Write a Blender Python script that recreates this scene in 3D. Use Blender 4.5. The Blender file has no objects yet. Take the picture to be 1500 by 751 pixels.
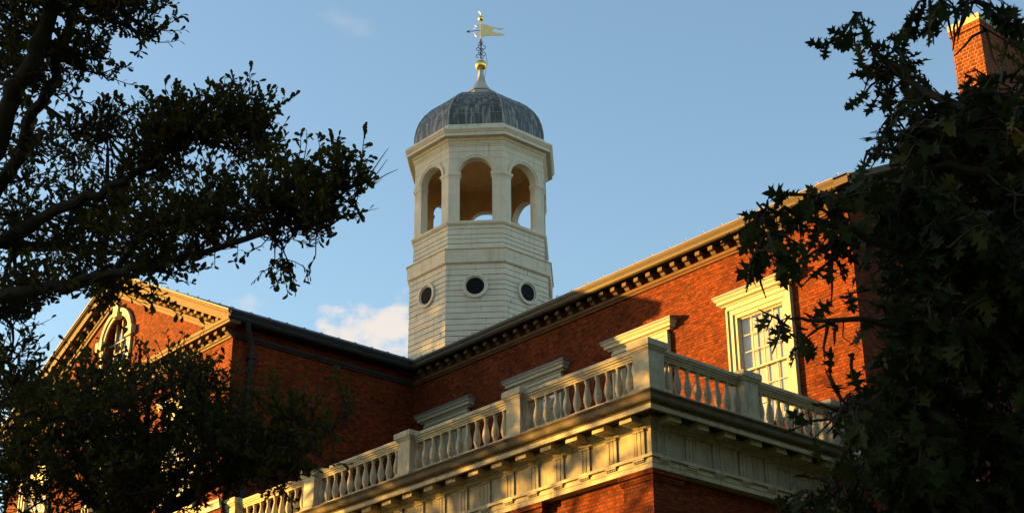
import bpy, math, random
import numpy as np
from mathutils import Vector, Matrix
PI = math.pi
R_ = math.radians
random.seed(7)
col = bpy.context.scene.collection
sc = bpy.context.scene

# ------------------------------------------------------------------ camera
YAW, PITCH, ROLL, FPX = R_(48.385), R_(24.237), R_(-0.525), 2318.9
CAM = Vector((20.298, -21.638, 1.6))
FW = Vector((-math.sin(YAW)*math.cos(PITCH), math.cos(YAW)*math.cos(PITCH), math.sin(PITCH)))
r0 = Vector((math.cos(YAW), math.sin(YAW), 0)); u0 = r0.cross(FW)
RT = r0*math.cos(ROLL)+u0*math.sin(ROLL); UP = -r0*math.sin(ROLL)+u0*math.cos(ROLL)
cd = bpy.data.cameras.new('camera'); cam = bpy.data.objects.new('camera', cd); col.objects.link(cam)
cam.matrix_world = Matrix(((RT.x, UP.x, -FW.x, CAM.x), (RT.y, UP.y, -FW.y, CAM.y), (RT.z, UP.z, -FW.z, CAM.z), (0, 0, 0, 1)))
cd.sensor_width = 36; cd.lens = FPX/1500*36; cd.clip_end = 5000; cd.clip_start = 0.1
sc.camera = cam
def at(px, py, d):            # a sight line of the photo walked out d metres
    return CAM + (FW + RT*((px-750)/FPX) - UP*((py-375.5)/FPX))*d

# ------------------------------------------------------------------ light
SUN_DIR = Vector((1.45, 1.0, -0.165)).normalized()      # the way the light travels
SUN_EL = math.asin(-SUN_DIR.z)
w = bpy.data.worlds.new('World'); sc.world = w; w.use_nodes = True
nt = w.node_tree; nt.nodes.clear()
wo = nt.nodes.new('ShaderNodeOutputWorld'); bg = nt.nodes.new('ShaderNodeBackground')
sky = nt.nodes.new('ShaderNodeTexSky'); sky.sky_type = 'NISHITA'; sky.sun_disc = False
sky.sun_elevation = SUN_EL
sky.sun_rotation = math.atan2(-SUN_DIR.x, -SUN_DIR.y)
sky.air_density = 1.0; sky.dust_density = 0.6; sky.ozone_density = 1.6; sky.altitude = 20
bg.inputs['Strength'].default_value = 0.09
nt.links.new(bg.outputs[0], wo.inputs[0])
# clouds: noise in the sky's own directions
tc = nt.nodes.new('ShaderNodeTexCoord')
def wn(t, **k):
    n = nt.nodes.new(t)
    for a, b in k.items(): setattr(n, a, b)
    return n
def cloud_patch(dirv, lo, hi, scale, thr, soft, seed):
    d = Vector(dirv).normalized()
    dot = wn('ShaderNodeVectorMath', operation='DOT_PRODUCT'); nt.links.new(tc.outputs['Generated'], dot.inputs[0]); dot.inputs[1].default_value = d
    mr = wn('ShaderNodeMapRange'); mr.inputs['From Min'].default_value = lo; mr.inputs['From Max'].default_value = hi
    nt.links.new(dot.outputs['Value'], mr.inputs['Value'])
    mp = wn('ShaderNodeMapping'); mp.inputs['Location'].default_value = (seed, seed*.7, 0); mp.inputs['Scale'].default_value = (1, 1, 1.9)
    nt.links.new(tc.outputs['Generated'], mp.inputs['Vector'])
    ns = wn('ShaderNodeTexNoise'); ns.inputs['Scale'].default_value = scale; ns.inputs['Detail'].default_value = 7; ns.inputs['Roughness'].default_value = .55
    nt.links.new(mp.outputs[0], ns.inputs['Vector'])
    na = wn('ShaderNodeMath', operation='MULTIPLY_ADD'); nt.links.new(ns.outputs[0], na.inputs[0]); na.inputs[1].default_value = 1.7; na.inputs[2].default_value = -.35
    mu = wn('ShaderNodeMath', operation='MULTIPLY_ADD'); nt.links.new(mr.outputs[0], mu.inputs[0]); mu.inputs[1].default_value = .62
    nt.links.new(na.outputs[0], mu.inputs[2])
    m2 = wn('ShaderNodeMapRange'); m2.interpolation_type = 'SMOOTHSTEP'
    m2.inputs['From Min'].default_value = thr; m2.inputs['From Max'].default_value = thr+soft
    nt.links.new(mu.outputs[0], m2.inputs['Value'])
    m3 = wn('ShaderNodeMapRange'); m3.inputs['From Max'].default_value = .3; nt.links.new(mr.outputs[0], m3.inputs['Value'])
    m4 = wn('ShaderNodeMath', operation='MULTIPLY'); nt.links.new(m2.outputs[0], m4.inputs[0]); nt.links.new(m3.outputs[0], m4.inputs[1])
    return m4
prev = sky.outputs[0]
CLOUDS = [((at(572, 492, 1)-CAM), .99920, 1.0, 30, .80, .34, 3.1, .95),
          ((at(505, 500, 1)-CAM), .99940, 1.0, 34, .80, .34, 5.7, .9),
          ((at(368, 446, 1)-CAM), .99985, 1.0, 40, .85, .5, 1.7, .4),
          ((at(515, 5, 1)-CAM), .9992, 1.0, 26, 1.0, .6, 9.2, .16)]
for dv, lo, hi, s_, thr, soft, seed, amt in CLOUDS:
    m = cloud_patch(dv, lo, hi, s_, thr, soft, seed)
    mm = wn('ShaderNodeMath', operation='MULTIPLY'); nt.links.new(m.outputs[0], mm.inputs[0]); mm.inputs[1].default_value = amt
    mx = wn('ShaderNodeMix', data_type='RGBA'); nt.links.new(mm.outputs[0], mx.inputs['Factor'])
    nt.links.new(prev, mx.inputs['A']); mx.inputs['B'].default_value = (1.9, 1.72, 1.58, 1)
    prev = mx.outputs['Result']
nt.links.new(prev, bg.inputs['Color'])
sl = bpy.data.lights.new('sun', 'SUN'); so = bpy.data.objects.new('sun', sl); col.objects.link(so)
sl.energy = 5.0; sl.angle = R_(0.5); sl.color = (1.0, .52, .09)
so.rotation_euler = SUN_DIR.to_track_quat('-Z', 'Y').to_euler(); so.location = (-40, -30, 40)
vs = sc.view_settings
sc.display_settings.display_device = 'sRGB'
vs.view_transform = 'Standard'; vs.look = 'None'; vs.gamma = 1.0; vs.use_curve_mapping = False
vs.exposure = 2.42
sc.render.engine = 'CYCLES'
sc.cycles.max_bounces = 6; sc.cycles.transparent_max_bounces = 12

# ------------------------------------------------------------------ materials
def mat(name, colr, rough=.7, metal=0, var=.0, vscale=3, bump=0, bscale=40, streak=None, emit=None):
    m = bpy.data.materials.new(name); m.use_nodes = True
    t = m.node_tree; b = t.nodes['Principled BSDF']
    b.inputs['Roughness'].default_value = rough; b.inputs['Metallic'].default_value = metal
    if metal == 0: b.inputs['Specular IOR Level'].default_value = .2
    b.inputs['Base Color'].default_value = (*colr, 1)
    g = t.nodes.new('ShaderNodeNewGeometry')
    last = None
    if var:
        n = t.nodes.new('ShaderNodeTexNoise'); n.inputs['Scale'].default_value = vscale; n.inputs['Detail'].default_value = 8; n.inputs['Roughness'].default_value = .65
        t.links.new(g.outputs['Position'], n.inputs['Vector'])
        r = t.nodes.new('ShaderNodeValToRGB'); r.color_ramp.elements[0].position = .3; r.color_ramp.elements[1].position = .7
        a = [c*(1-var) for c in colr]; z = [min(1, c*(1+var)) for c in colr]
        r.color_ramp.elements[0].color = (*a, 1); r.color_ramp.elements[1].color = (*z, 1)
        t.links.new(n.outputs[0], r.inputs[0]); last = r.outputs[0]
    if streak:                       # vertical weather streaks
        c2, lo, hi, sx, sz = streak
        mp = t.nodes.new('ShaderNodeMapping'); mp.inputs['Scale'].default_value = (sx, sx, sz); t.links.new(g.outputs['Position'], mp.inputs['Vector'])
        n = t.nodes.new('ShaderNodeTexNoise'); n.inputs['Scale'].default_value = 1; n.inputs['Detail'].default_value = 6
        t.links.new(mp.outputs[0], n.inputs['Vector'])
        mr = t.nodes.new('ShaderNodeMapRange'); mr.inputs['From Min'].default_value = lo; mr.inputs['From Max'].default_value = hi
        t.links.new(n.outputs[0], mr.inputs[0])
        mx = t.nodes.new('ShaderNodeMix'); mx.data_type = 'RGBA'
        t.links.new(mr.outputs[0], mx.inputs['Factor'])
        if last: t.links.new(last, mx.inputs['A'])
        else: mx.inputs['A'].default_value = (*colr, 1)
        mx.inputs['B'].default_value = (*c2, 1); last = mx.outputs['Result']
    if last: t.links.new(last, b.inputs['Base Color'])
    if bump:
        n = t.nodes.new('ShaderNodeTexNoise'); n.inputs['Scale'].default_value = bscale; n.inputs['Detail'].default_value = 5
        t.links.new(g.outputs['Position'], n.inputs['Vector'])
        bp = t.nodes.new('ShaderNodeBump'); bp.inputs['Strength'].default_value = bump; bp.inputs['Distance'].default_value = .02
        t.links.new(n.outputs[0], bp.inputs['Height']); t.links.new(bp.outputs[0], b.inputs['Normal'])
    return m

def brick_mat(name, c1, c2, mortar, course=.078):
    m = bpy.data.materials.new(name); m.use_nodes = True
    t = m.node_tree; b = t.nodes['Principled BSDF']; b.inputs['Roughness'].default_value = .9; b.inputs['Specular IOR Level'].default_value = .12
    g = t.nodes.new('ShaderNodeNewGeometry')
    sp = t.nodes.new('ShaderNodeSeparateXYZ'); t.links.new(g.outputs['Position'], sp.inputs[0])
    sn = t.nodes.new('ShaderNodeSeparateXYZ'); t.links.new(g.outputs['True Normal'], sn.inputs[0])
    def mth(op, a, b_=None):
        n = t.nodes.new('ShaderNodeMath'); n.operation = op
        for i, q in enumerate((a, b_)):
            if q is None: continue
            if isinstance(q, (int, float)): n.inputs[i].default_value = q
            else: t.links.new(q, n.inputs[i])
        return n.outputs[0]
    ax = mth('GREATER_THAN', mth('ABSOLUTE', sn.outputs[0]), .7)
    u = mth('ADD', mth('MULTIPLY', sp.outputs[1], ax), mth('MULTIPLY', sp.outputs[0], mth('SUBTRACT', 1, ax)))
    cb = t.nodes.new('ShaderNodeCombineXYZ'); t.links.new(u, cb.inputs[0]); t.links.new(sp.outputs[2], cb.inputs[1])
    # courses are laid by hand: a slight waver in the bed joints
    nz = t.nodes.new('ShaderNodeTexNoise'); nz.inputs['Scale'].default_value = 1.3; t.links.new(cb.outputs[0], nz.inputs['Vector'])
    va = t.nodes.new('ShaderNodeVectorMath'); va.operation = 'MULTIPLY_ADD'
    t.links.new(nz.outputs['Color'], va.inputs[0]); va.inputs[1].default_value = (.02, .02, 0); t.links.new(cb.outputs[0], va.inputs[2])
    br = t.nodes.new('ShaderNodeTexBrick')
    br.offset = .5; br.offset_frequency = 2; br.squash = .5; br.squash_frequency = 2
    br.inputs['Scale'].default_value = 1; br.inputs['Brick Width'].default_value = .23; br.inputs['Row Height'].default_value = course
    br.inputs['Mortar Size'].default_value = .011; br.inputs['Mortar Smooth'].default_value = .2; br.inputs['Bias'].default_value = -.1
    br.inputs['Color1'].default_value = (*c1, 1); br.inputs['Color2'].default_value = (*c2, 1); br.inputs['Mortar'].default_value = (*mortar, 1)
    t.links.new(va.outputs[0], br.inputs['Vector'])
    n2 = t.nodes.new('ShaderNodeTexNoise'); n2.inputs['Scale'].default_value = .9; n2.inputs['Detail'].default_value = 8; n2.inputs['Roughness'].default_value = .7
    t.links.new(g.outputs['Position'], n2.inputs['Vector'])
    mr = t.nodes.new('ShaderNodeMapRange'); mr.inputs['From Min'].default_value = .3; mr.inputs['From Max'].default_value = .7
    mr.inputs['To Min'].default_value = .58; mr.inputs['To Max'].default_value = 1.32; t.links.new(n2.outputs[0], mr.inputs[0])
    # scattered over-burnt and pale bricks
    n3 = t.nodes.new('ShaderNodeTexNoise'); n3.inputs['Scale'].default_value = 9; n3.inputs['Detail'].default_value = 3
    mp = t.nodes.new('ShaderNodeMapping'); mp.inputs['Scale'].default_value = (.6, 1.5, 1); t.links.new(cb.outputs[0], mp.inputs[0]); t.links.new(mp.outputs[0], n3.inputs['Vector'])
    m3 = t.nodes.new('ShaderNodeMapRange'); m3.inputs['From Min'].default_value = .35; m3.inputs['From Max'].default_value = .65
    m3.inputs['To Min'].default_value = .7; m3.inputs['To Max'].default_value = 1.3; t.links.new(n3.outputs[0], m3.inputs[0])
    k = mth('MULTIPLY', mr.outputs[0], m3.outputs[0])
    vm = t.nodes.new('ShaderNodeVectorMath'); vm.operation = 'SCALE'; t.links.new(br.outputs['Color'], vm.inputs[0]); t.links.new(k, vm.inputs['Scale'])
    t.links.new(vm.outputs[0], b.inputs['Base Color'])
    bp = t.nodes.new('ShaderNodeBump'); bp.inputs['Strength'].default_value = .7; bp.inputs['Distance'].default_value = .012; bp.invert = True
    t.links.new(br.outputs['Fac'], bp.inputs['Height'])
    nb = t.nodes.new('ShaderNodeTexNoise'); nb.inputs['Scale'].default_value = 30; nb.inputs['Detail'].default_value = 6; t.links.new(g.outputs['Position'], nb.inputs['Vector'])
    b2 = t.nodes.new('ShaderNodeBump'); b2.inputs['Strength'].default_value = .35; b2.inputs['Distance'].default_value = .012
    t.links.new(nb.outputs[0], b2.inputs['Height']); t.links.new(bp.outputs[0], b2.inputs['Normal'])
    t.links.new(b2.outputs[0], b.inputs['Normal'])
    return m

def leaf_mat(name, c1, c2, trans):
    m = bpy.data.materials.new(name); m.use_nodes = True
    t = m.node_tree; b = t.nodes['Principled BSDF']; b.inputs['Roughness'].default_value = .65; b.inputs['Specular IOR Level'].default_value = .07
    g = t.nodes.new('ShaderNodeNewGeometry')
    r = t.nodes.new('ShaderNodeValToRGB'); r.color_ramp.elements[0].color = (*c1, 1); r.color_ramp.elements[1].color = (*c2, 1)
    t.links.new(g.outputs['Random Per Island'], r.inputs[0]); t.links.new(r.outputs[0], b.inputs['Base Color'])
    tr = t.nodes.new('ShaderNodeBsdfTranslucent'); t.links.new(r.outputs[0], tr.inputs['Color'])
    mx = t.nodes.new('ShaderNodeMixShader'); mx.inputs[0].default_value = trans
    t.links.new(b.outputs[0], mx.inputs[1]); t.links.new(tr.outputs[0], mx.inputs[2]); t.links.new(mx.outputs[0], t.nodes['Material Output'].inputs[0])
    return m

def glass_mat():
    m = bpy.data.materials.new('window_glass'); m.use_nodes = True
    t = m.node_tree; t.nodes.remove(t.nodes['Principled BSDF'])
    tr = t.nodes.new('ShaderNodeBsdfTransparent'); tr.inputs[0].default_value = (.86, .88, .86, 1)
    gl = t.nodes.new('ShaderNodeBsdfGlossy'); gl.inputs['Roughness'].default_value = .03
    fr = t.nodes.new('ShaderNodeLayerWeight'); fr.inputs['Blend'].default_value = .5
    pw_ = t.nodes.new('ShaderNodeMath'); pw_.operation = 'POWER'; pw_.inputs[1].default_value = 3.0; t.links.new(fr.outputs['Facing'], pw_.inputs[0])
    mu = t.nodes.new('ShaderNodeMath'); mu.operation = 'MULTIPLY_ADD'; mu.inputs[1].default_value = .9; mu.inputs[2].default_value = .09; t.links.new(pw_.outputs[0], mu.inputs[0])
    n = t.nodes.new('ShaderNodeTexNoise'); n.inputs['Scale'].default_value = 2.2
    g = t.nodes.new('ShaderNodeNewGeometry'); t.links.new(g.outputs['Position'], n.inputs['Vector'])
    bp = t.nodes.new('ShaderNodeBump'); bp.inputs['Strength'].default_value = .35; bp.inputs['Distance'].default_value = .05; t.links.new(n.outputs[0], bp.inputs['Height'])
    t.links.new(bp.outputs[0], gl.inputs['Normal'])
    mx = t.nodes.new('ShaderNodeMixShader'); t.links.new(mu.outputs[0], mx.inputs[0]); t.links.new(tr.outputs[0], mx.inputs[1]); t.links.new(gl.outputs[0], mx.inputs[2])
    t.links.new(mx.outputs[0], t.nodes['Material Output'].inputs[0])
    return m

BRICK = brick_mat('red_brick', (.19, .034, .0045), (.088, .013, .0025), (.060, .021, .008))
CHBRICK = brick_mat('chimney_brick', (.135, .029, .008), (.085, .017, .005), (.20, .11, .05), .11)
CREAM = mat('cream_paint', (.40, .365, .26), .55, var=.08, vscale=5, bump=.15)
PORCH = mat('porch_paint', (.37, .32, .21), .7, var=.2, vscale=4, bump=.3, bscale=25, streak=((.17, .14, .09), .56, .78, 9, 1.4))
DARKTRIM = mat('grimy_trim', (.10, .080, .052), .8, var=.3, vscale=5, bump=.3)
SHADETRIM = mat('dark_stained_trim', (.030, .026, .020), .8, var=.2)  # near-black colour carries the shade under the eaves and porch cornice
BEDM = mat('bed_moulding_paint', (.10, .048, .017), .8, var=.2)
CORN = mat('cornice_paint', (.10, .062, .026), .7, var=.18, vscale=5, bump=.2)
TPAINT = mat('tower_paint', (.56, .51, .40), .75, var=.1, vscale=2.2, bump=.25, bscale=18, streak=((.36, .31, .22), .55, .85, 9, .5))
TJOINT = mat('board_joint', (.10, .085, .06), .9)
TINNER = mat('belfry_plaster', (.50, .30, .12), .85, var=.15, vscale=3)  # warm bounce light inside the belfry, put into the base colour
LEAD = mat('lead_sheet', (.060, .062, .058), .5, .3, var=.35, vscale=1.6, bump=.2, bscale=9, streak=((.27, .26, .225), .47, .68, 11, .27))
LEADSKIRT = mat('lead_finial', (.40, .37, .33), .6, .1, var=.15)
SEAM = mat('lead_seam', (.27, .26, .235), .6, .2, var=.3, vscale=4)
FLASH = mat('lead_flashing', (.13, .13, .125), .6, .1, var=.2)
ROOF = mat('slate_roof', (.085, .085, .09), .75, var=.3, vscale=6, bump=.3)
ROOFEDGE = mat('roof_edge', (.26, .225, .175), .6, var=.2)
FRIEZE = mat('frieze_paint', (.27, .235, .16), .75, var=.22, vscale=4, bump=.3, streak=((.13, .11, .07), .52, .75, 9, 1.2))  # porch paint darkened to hold the shade below the cornice
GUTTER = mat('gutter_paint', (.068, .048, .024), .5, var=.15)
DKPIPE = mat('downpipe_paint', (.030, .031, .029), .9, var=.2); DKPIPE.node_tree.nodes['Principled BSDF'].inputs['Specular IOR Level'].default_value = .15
GOLD = mat('gold_leaf', (.95, .62, .18), .28, 1.0, var=.08)
GOLDFLAT = mat('gilt_sheet', (.80, .62, .25), .45, .6, var=.12, vscale=12)
IRON = mat('wrought_iron', (.015, .015, .017), .5, .4)
STONE = mat('limestone', (.58, .50, .38), .8, var=.12, bump=.2)
BLIND = mat('window_blind', (.46, .42, .33), .8, var=.06)
VOID = mat('dark_interior', (.004, .004, .004), .9); VOID.node_tree.nodes['Principled BSDF'].inputs['Specular IOR Level'].default_value = 0
GLASS = glass_mat()
BARK = mat('bark', (.026, .021, .016), .9, var=.35, vscale=9, bump=.9, bscale=16)
LEAF_A = leaf_mat('white_oak_leaf', (.030, .040, .009), (.10, .080, .012), .40)
LEAF_B = leaf_mat('red_oak_leaf', (.018, .030, .009), (.036, .044, .012), .22)
LEAF_C = leaf_mat('elm_leaf', (.04, .06, .015), (.06, .08, .02), .3)
GRASS = mat('grass', (.06, .085, .025), .95, var=.35, vscale=1.2)
PATHM = mat('asphalt', (.06, .058, .055), .9, var=.2)

# ------------------------------------------------------------------ mesh helpers
class MB:
    def __init__(s): s.v = []; s.f = []; s.m = []
    def add(s, vs_, fs, m=0):
        o = len(s.v); s.v += [tuple(q) for q in vs_]
        for f in fs: s.f.append(tuple(i+o for i in f)); s.m.append(m)
    def box(s, x0, y0, z0, x1, y1, z1, m=0):
        s.add([(x0,y0,z0),(x1,y0,z0),(x1,y1,z0),(x0,y1,z0),(x0,y0,z1),(x1,y0,z1),(x1,y1,z1),(x0,y1,z1)],
              [(0,3,2,1),(4,5,6,7),(0,1,5,4),(1,2,6,5),(2,3,7,6),(3,0,4,7)], m)
    def ext(s, poly, fn, a, b, m=0):          # poly (u,v) extruded from w=a to w=b through fn(u,v,w)
        n = len(poly)
        vs_ = [fn(u, v, a) for u, v in poly]+[fn(u, v, b) for u, v in poly]
        s.add(vs_, [tuple(range(n-1, -1, -1)), tuple(range(n, 2*n))]+[(i, (i+1) % n, n+(i+1) % n, n+i) for i in range(n)], m)
    def lathe(s, prof, c, n=12, m=0, phase=0):
        vs_ = []
        for r, z in prof:
            for k in range(n):
                a = phase+2*PI*k/n; vs_.append((c[0]+r*math.cos(a), c[1]+r*math.sin(a), c[2]+z))
        fs = []
        for i in range(len(prof)-1):
            for k in range(n):
                k2 = (k+1) % n; fs.append((i*n+k, i*n+k2, (i+1)*n+k2, (i+1)*n+k))
        fs.append(tuple(range(n-1, -1, -1))); fs.append(tuple((len(prof)-1)*n+k for k in range(n)))
        s.add(vs_, fs, m)
    def tube(s, pts, rad, n=6, m=0):
        pts = [Vector(p) for p in pts]; k0 = len(pts)
        if not hasattr(rad, '__len__'): rad = [rad]*k0
        vs_ = []
        for i, p in enumerate(pts):
            t = (pts[min(i+1, k0-1)]-pts[max(i-1, 0)]).normalized()
            a = t.orthogonal().normalized() if i == 0 else (pa-t*pa.dot(t)).normalized()
            pa = a; b = t.cross(a)
            for k in range(n):
                q = 2*PI*k/n; vs_.append(p+(a*math.cos(q)+b*math.sin(q))*rad[i])
        fs = [(i*n+k, i*n+(k+1) % n, (i+1)*n+(k+1) % n, (i+1)*n+k) for i in range(k0-1) for k in range(n)]
        fs += [tuple(range(n-1, -1, -1)), tuple((k0-1)*n+k for k in range(n))]
        s.add(vs_, fs, m)
    def sweep(s, prof, path, i0=0, i1=None, closed=False, m=0):
        """profile (p,z), p outward = right of the travel direction; mitred along a plan path"""
        n = len(path); P = [Vector((*p, 0)) for p in path]
        segs = n if closed else n-1
        nr = []
        for i in range(segs):
            d = (P[(i+1) % n]-P[i]).normalized(); nr.append(Vector((d.y, -d.x, 0)))
        def off(i):
            if closed: a, b = nr[(i-1) % segs], nr[i % segs]
            else: a, b = nr[max(i-1, 0)], nr[min(i, segs-1)]
            q = a+b; return q/(q.dot(a))
        if i1 is None: i1 = segs
        k = len(prof)
        idx = list(range(i0, i1+1))
        if closed and i0 == 0 and i1 == segs: idx = list(range(segs))
        vs_ = []
        for i in idx:
            o = off(i)
            for p, z in prof:
                q = P[i % n]+o*p; vs_.append((q.x, q.y, z))
        fs = []
        L = len(idx)
        for j in range(L if (closed and L == segs) else L-1):
            j2 = (j+1) % L
            for a in range(k):
                b = (a+1) % k; fs.append((j*k+a, j2*k+a, j2*k+b, j*k+b))
        if not (closed and L == segs):
            fs.append(tuple(range(k))); fs.append(tuple((L-1)*k+a for a in range(k-1, -1, -1)))
        s.add(vs_, fs, m)
    def build(s, name, mats, parent=None, origin=None, smooth=False, loc=None):
        me = bpy.data.meshes.new(name)
        o0 = Vector(origin) if origin is not None else (Vector(wl(parent)) if parent else Vector((0, 0, 0)))
        me.from_pydata([(x-o0.x, y-o0.y, z-o0.z) for x, y, z in s.v], [], s.f)
        if not isinstance(mats, (list, tuple)): mats = [mats]
        for q in mats: me.materials.append(q)
        me.polygons.foreach_set('material_index', s.m)
        if smooth: me.polygons.foreach_set('use_smooth', [True]*len(s.f))
        me.update()
        import bmesh
        bm = bmesh.new(); bm.from_mesh(me); bmesh.ops.recalc_face_normals(bm, faces=bm.faces); bm.to_mesh(me); bm.free()
        if smooth:
            try: me.set_sharp_from_angle(angle=R_(40))
            except Exception: pass
        o = bpy.data.objects.new(name, me); col.objects.link(o)
        if parent: o.parent = parent
        pw = Vector(wl(parent)) if parent else Vector((0, 0, 0))
        o.location = (Vector(loc) if loc is not None else o0)-pw
        o['_w'] = tuple(Vector(loc) if loc is not None else o0)
        return o
def wl(o): return tuple(o['_w'])
def thing(name, label, cat, loc, group=None):
    o = bpy.data.objects.new(name, None); col.objects.link(o); o.location = loc; o['_w'] = tuple(loc)
    o['label'] = label; o['category'] = cat; o.empty_display_size = .2
    if group: o['group'] = group
    return o
def tag(o, label, cat, group=None):
    o['label'] = label; o['category'] = cat
    if group: o['group'] = group
    return o
def struct(o): o['kind'] = 'structure'; return o
def dup(o, loc, parent=None, rotz=None):     # a copy of a part and of its sub-parts at a world place
    c = o.copy(); col.objects.link(c); p = parent or o.parent
    c.parent = p; c.location = Vector(loc)-Vector(wl(p)); c['_w'] = tuple(loc)
    if rotz is not None: c.rotation_euler = (0, 0, rotz)
    for ch in o.children:
        d = ch.copy(); col.objects.link(d); d.parent = c
    return c

# ------------------------------------------------------------------ the setting
g = MB(); n = 40
g.add([(-1500, -1500, 0), (1500, -1500, 0), (1500, 1500, 0), (-1500, 1500, 0)], [(0, 1, 2, 3)])
struct(g.build('ground', GRASS))
g = MB(); g.add([(-80, -12, .004), (60, -12, .004), (60, -8.5, .004), (-80, -8.5, .004)], [(0, 1, 2, 3)])
struct(g.build('path', PATHM))

D = 6.281; XR = .67; XW = -15.66; YG = -.14; XC = -22.6; XL = 2*XC-XW; YB = 21.7; E = .40
EAVE_PATH = [(XW, YG), (XW, D), (XR, D)]
ZE = 18.33
SL = .487

# ------------------------------------------------------------------ windows
def make_window(parent, cx, y, zb, zt, w_=1.42, name='window'):
    """sash window in a wall whose face is at y (outward -Y); the frame mesh carries the other pieces"""
    x0, x1 = cx-w_/2, cx+w_/2
    a = MB()     # moulded architrave, three fillets deep
    for (i0, i1, p) in ((0.0, .10, .05), (.10, .235, .085), (.235, .29, .12)):
        for s_ in (-1, 1):
            xa, xb = cx+s_*(w_/2+i0), cx+s_*(w_/2+i1)
            a.box(min(xa, xb), y-p, zb, max(xa, xb), y+.0, zt+i0)
        a.box(x0-i1, y-p, zt+i0, x1+i1, y, zt+i1)
    fr = a.build(name, CREAM, parent)
    l = MB()
    xa, xb = x0-.27, x1+.27
    l.box(xa, y-.10, zt+.29, xb, y, zt+.37)
    prof = [(0, zt+.36), (.13, zt+.36), (.13, zt+.385), (.165, zt+.405), (.21, zt+.42), (.21, zt+.49), (.23, zt+.50), (.27, zt+.545), (.27, zt+.57), (0, zt+.57)]
    pth = [(xa, y+.02), (xa, y), (xb, y), (xb, y+.02)]
    l.sweep(prof, pth)
    l.build('lintel', CREAM, fr)
    q = MB()
    q.sweep([(0, zt+.573), (.28, zt+.573), (.29, zt+.58), (.29, zt+.635), (.0, zt+.80)], pth); q.build('flashing', FLASH, fr)
    # sashes
    h = (zt-zb)/2
    s_ = MB(); rec = .025
    for k, (za, zc) in enumerate(((zb+h-.02, zt), (zb, zb+h+.02))):
        yy = y+rec+k*.045
        st = .045
        s_.box(x0, yy, za, x0+st, yy+.04, zc); s_.box(x1-st, yy, za, x1, yy+.04, zc)
        s_.box(x0+st, yy, za, x1-st, yy+.04, za+st); s_.box(x0+st, yy, zc-st, x1-st, yy+.04, zc)
    s_.build('sash', CREAM, fr)
    b = MB()
    for k, (za, zc) in enumerate(((zb+h-.02, zt), (zb, zb+h+.02))):
        yy = y+rec+k*.045+.006; st = .045
        for j in range(1, 4):
            xx = x0+st+(w_-2*st)*j/4; b.box(xx-.011, yy, za+st, xx+.011, yy+.028, zc-st)
        for j in range(1, 3):
            zz = za+st+(zc-za-2*st)*j/3; b.box(x0+st, yy+.001, zz-.011, x1-st, yy+.027, zz+.011)
    b.build('glazing_bars', CREAM, fr)
    p = MB()
    for k, (za, zc) in enumerate(((zb+h-.02, zt), (zb, zb+h+.02))):
        yy = y+rec+k*.045+.022
        cell = (w_-.09)/4; ch = (zc-za-.09)/3
        for i in range(4):
            for j in range(3):
                xa_ = x0+.045+cell*i; za_ = za+.045+ch*j
                t1, t2 = random.uniform(-.004, .004), random.uniform(-.004, .004)   # old panes sit slightly askew
                p.add([(xa_, yy+t1, za_), (xa_+cell, yy-t1, za_), (xa_+cell, yy-t1+t2, za_+ch), (xa_, yy+t1+t2, za_+ch)], [(0, 1, 2, 3)])
    p.build('pane', GLASS, fr)
    c = MB(); c.box(x0+.021, y+.125, zb+.01, x1-.021, y+.14, zt-.021); c.build('blind', BLIND, fr)
    sl_ = MB(); sl_.box(x0-.34, y-.16, zb-.14, x1+.34, y+.05, zb); sl_.build('sill', STONE, fr)
    rv = MB(); t_ = .02       # reveal lining
    rv.box(x0-.001, y, zb, x0-.001+t_, y+.3, zt); rv.box(x1-t_, y, zb, x1+.001, y+.3, zt); rv.box(x0+t_, y, zt-t_, x1-t_, y+.3, zt+.001)
    rv.build('reveal', CREAM, fr)
    return fr

def holed_wall(mb, x0, x1, z0, z1, holes, y0, y1):
    xs = x0
    for (a, b, c, d) in sorted(holes):
        mb.box(xs, y0, z0, a, y1, z1)
        if c > z0: mb.box(a, y0, z0, b, y1, c)
        mb.box(a, y0, d, b, y1, z1)
        xs = b
    mb.box(xs, y0, z0, x1, y1, z1)

WZB, WZT = 13.28, 16.02
WXS = [-2.14-3.96*k for k in range(4)]
W_ = 1.42

# ------------------------------------------------------------------ brackets
def bracket_mesh(name, parent, first):
    """scrolled modillion, origin at the wall under the soffit, reaching out along -Y"""
    b = MB()
    prof = [(0, 0), (-.25, 0), (-.255, -.10), (-.235, -.115), (-.19, -.115), (-.165, -.13), (-.14, -.165), (-.11, -.20), (-.06, -.215), (-.03, -.24), (0, -.24)]
    b.ext(prof, lambda u, v, w_: (w_, u, v), -.075, .075)
    return b.build(name, CORN, parent, origin=(0, 0, 0), loc=first)
def eave_profiles():
    zg = ZE
    bed = [(0, 17.73), (.05, 17.73), (.06, 17.77), (.10, 17.80), (.10, 17.87), (0, 17.87)]
    sof = [(0, 18.135), (.36, 18.135), (.36, 18.16), (0, 18.16)]
    gut = [(.30, 18.13), (.33, 18.10), (.38, 18.10), (.42, 18.13), (.44, 18.18), (.43, 18.23), (.46, 18.28), (.46, 18.33), (.43, 18.33), (.40, 18.25), (.34, 18.20), (.28, 18.20)]
    return bed, sof, gut
BED, SOF, GUT = eave_profiles()

# ------------------------------------------------------------------ main block
hall = thing('brick_hall', 'long red brick main block with cream sash windows and scroll bracketed cornice behind the balustrade', 'building', (-7.5, 14, 0))
m = MB()
holes = [(x-W_/2-.0, x+W_/2+.0, WZB, WZT) for x in WXS]
holed_wall(m, XW, XR, 0, 18.10, holes, D, D+.4)
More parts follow.
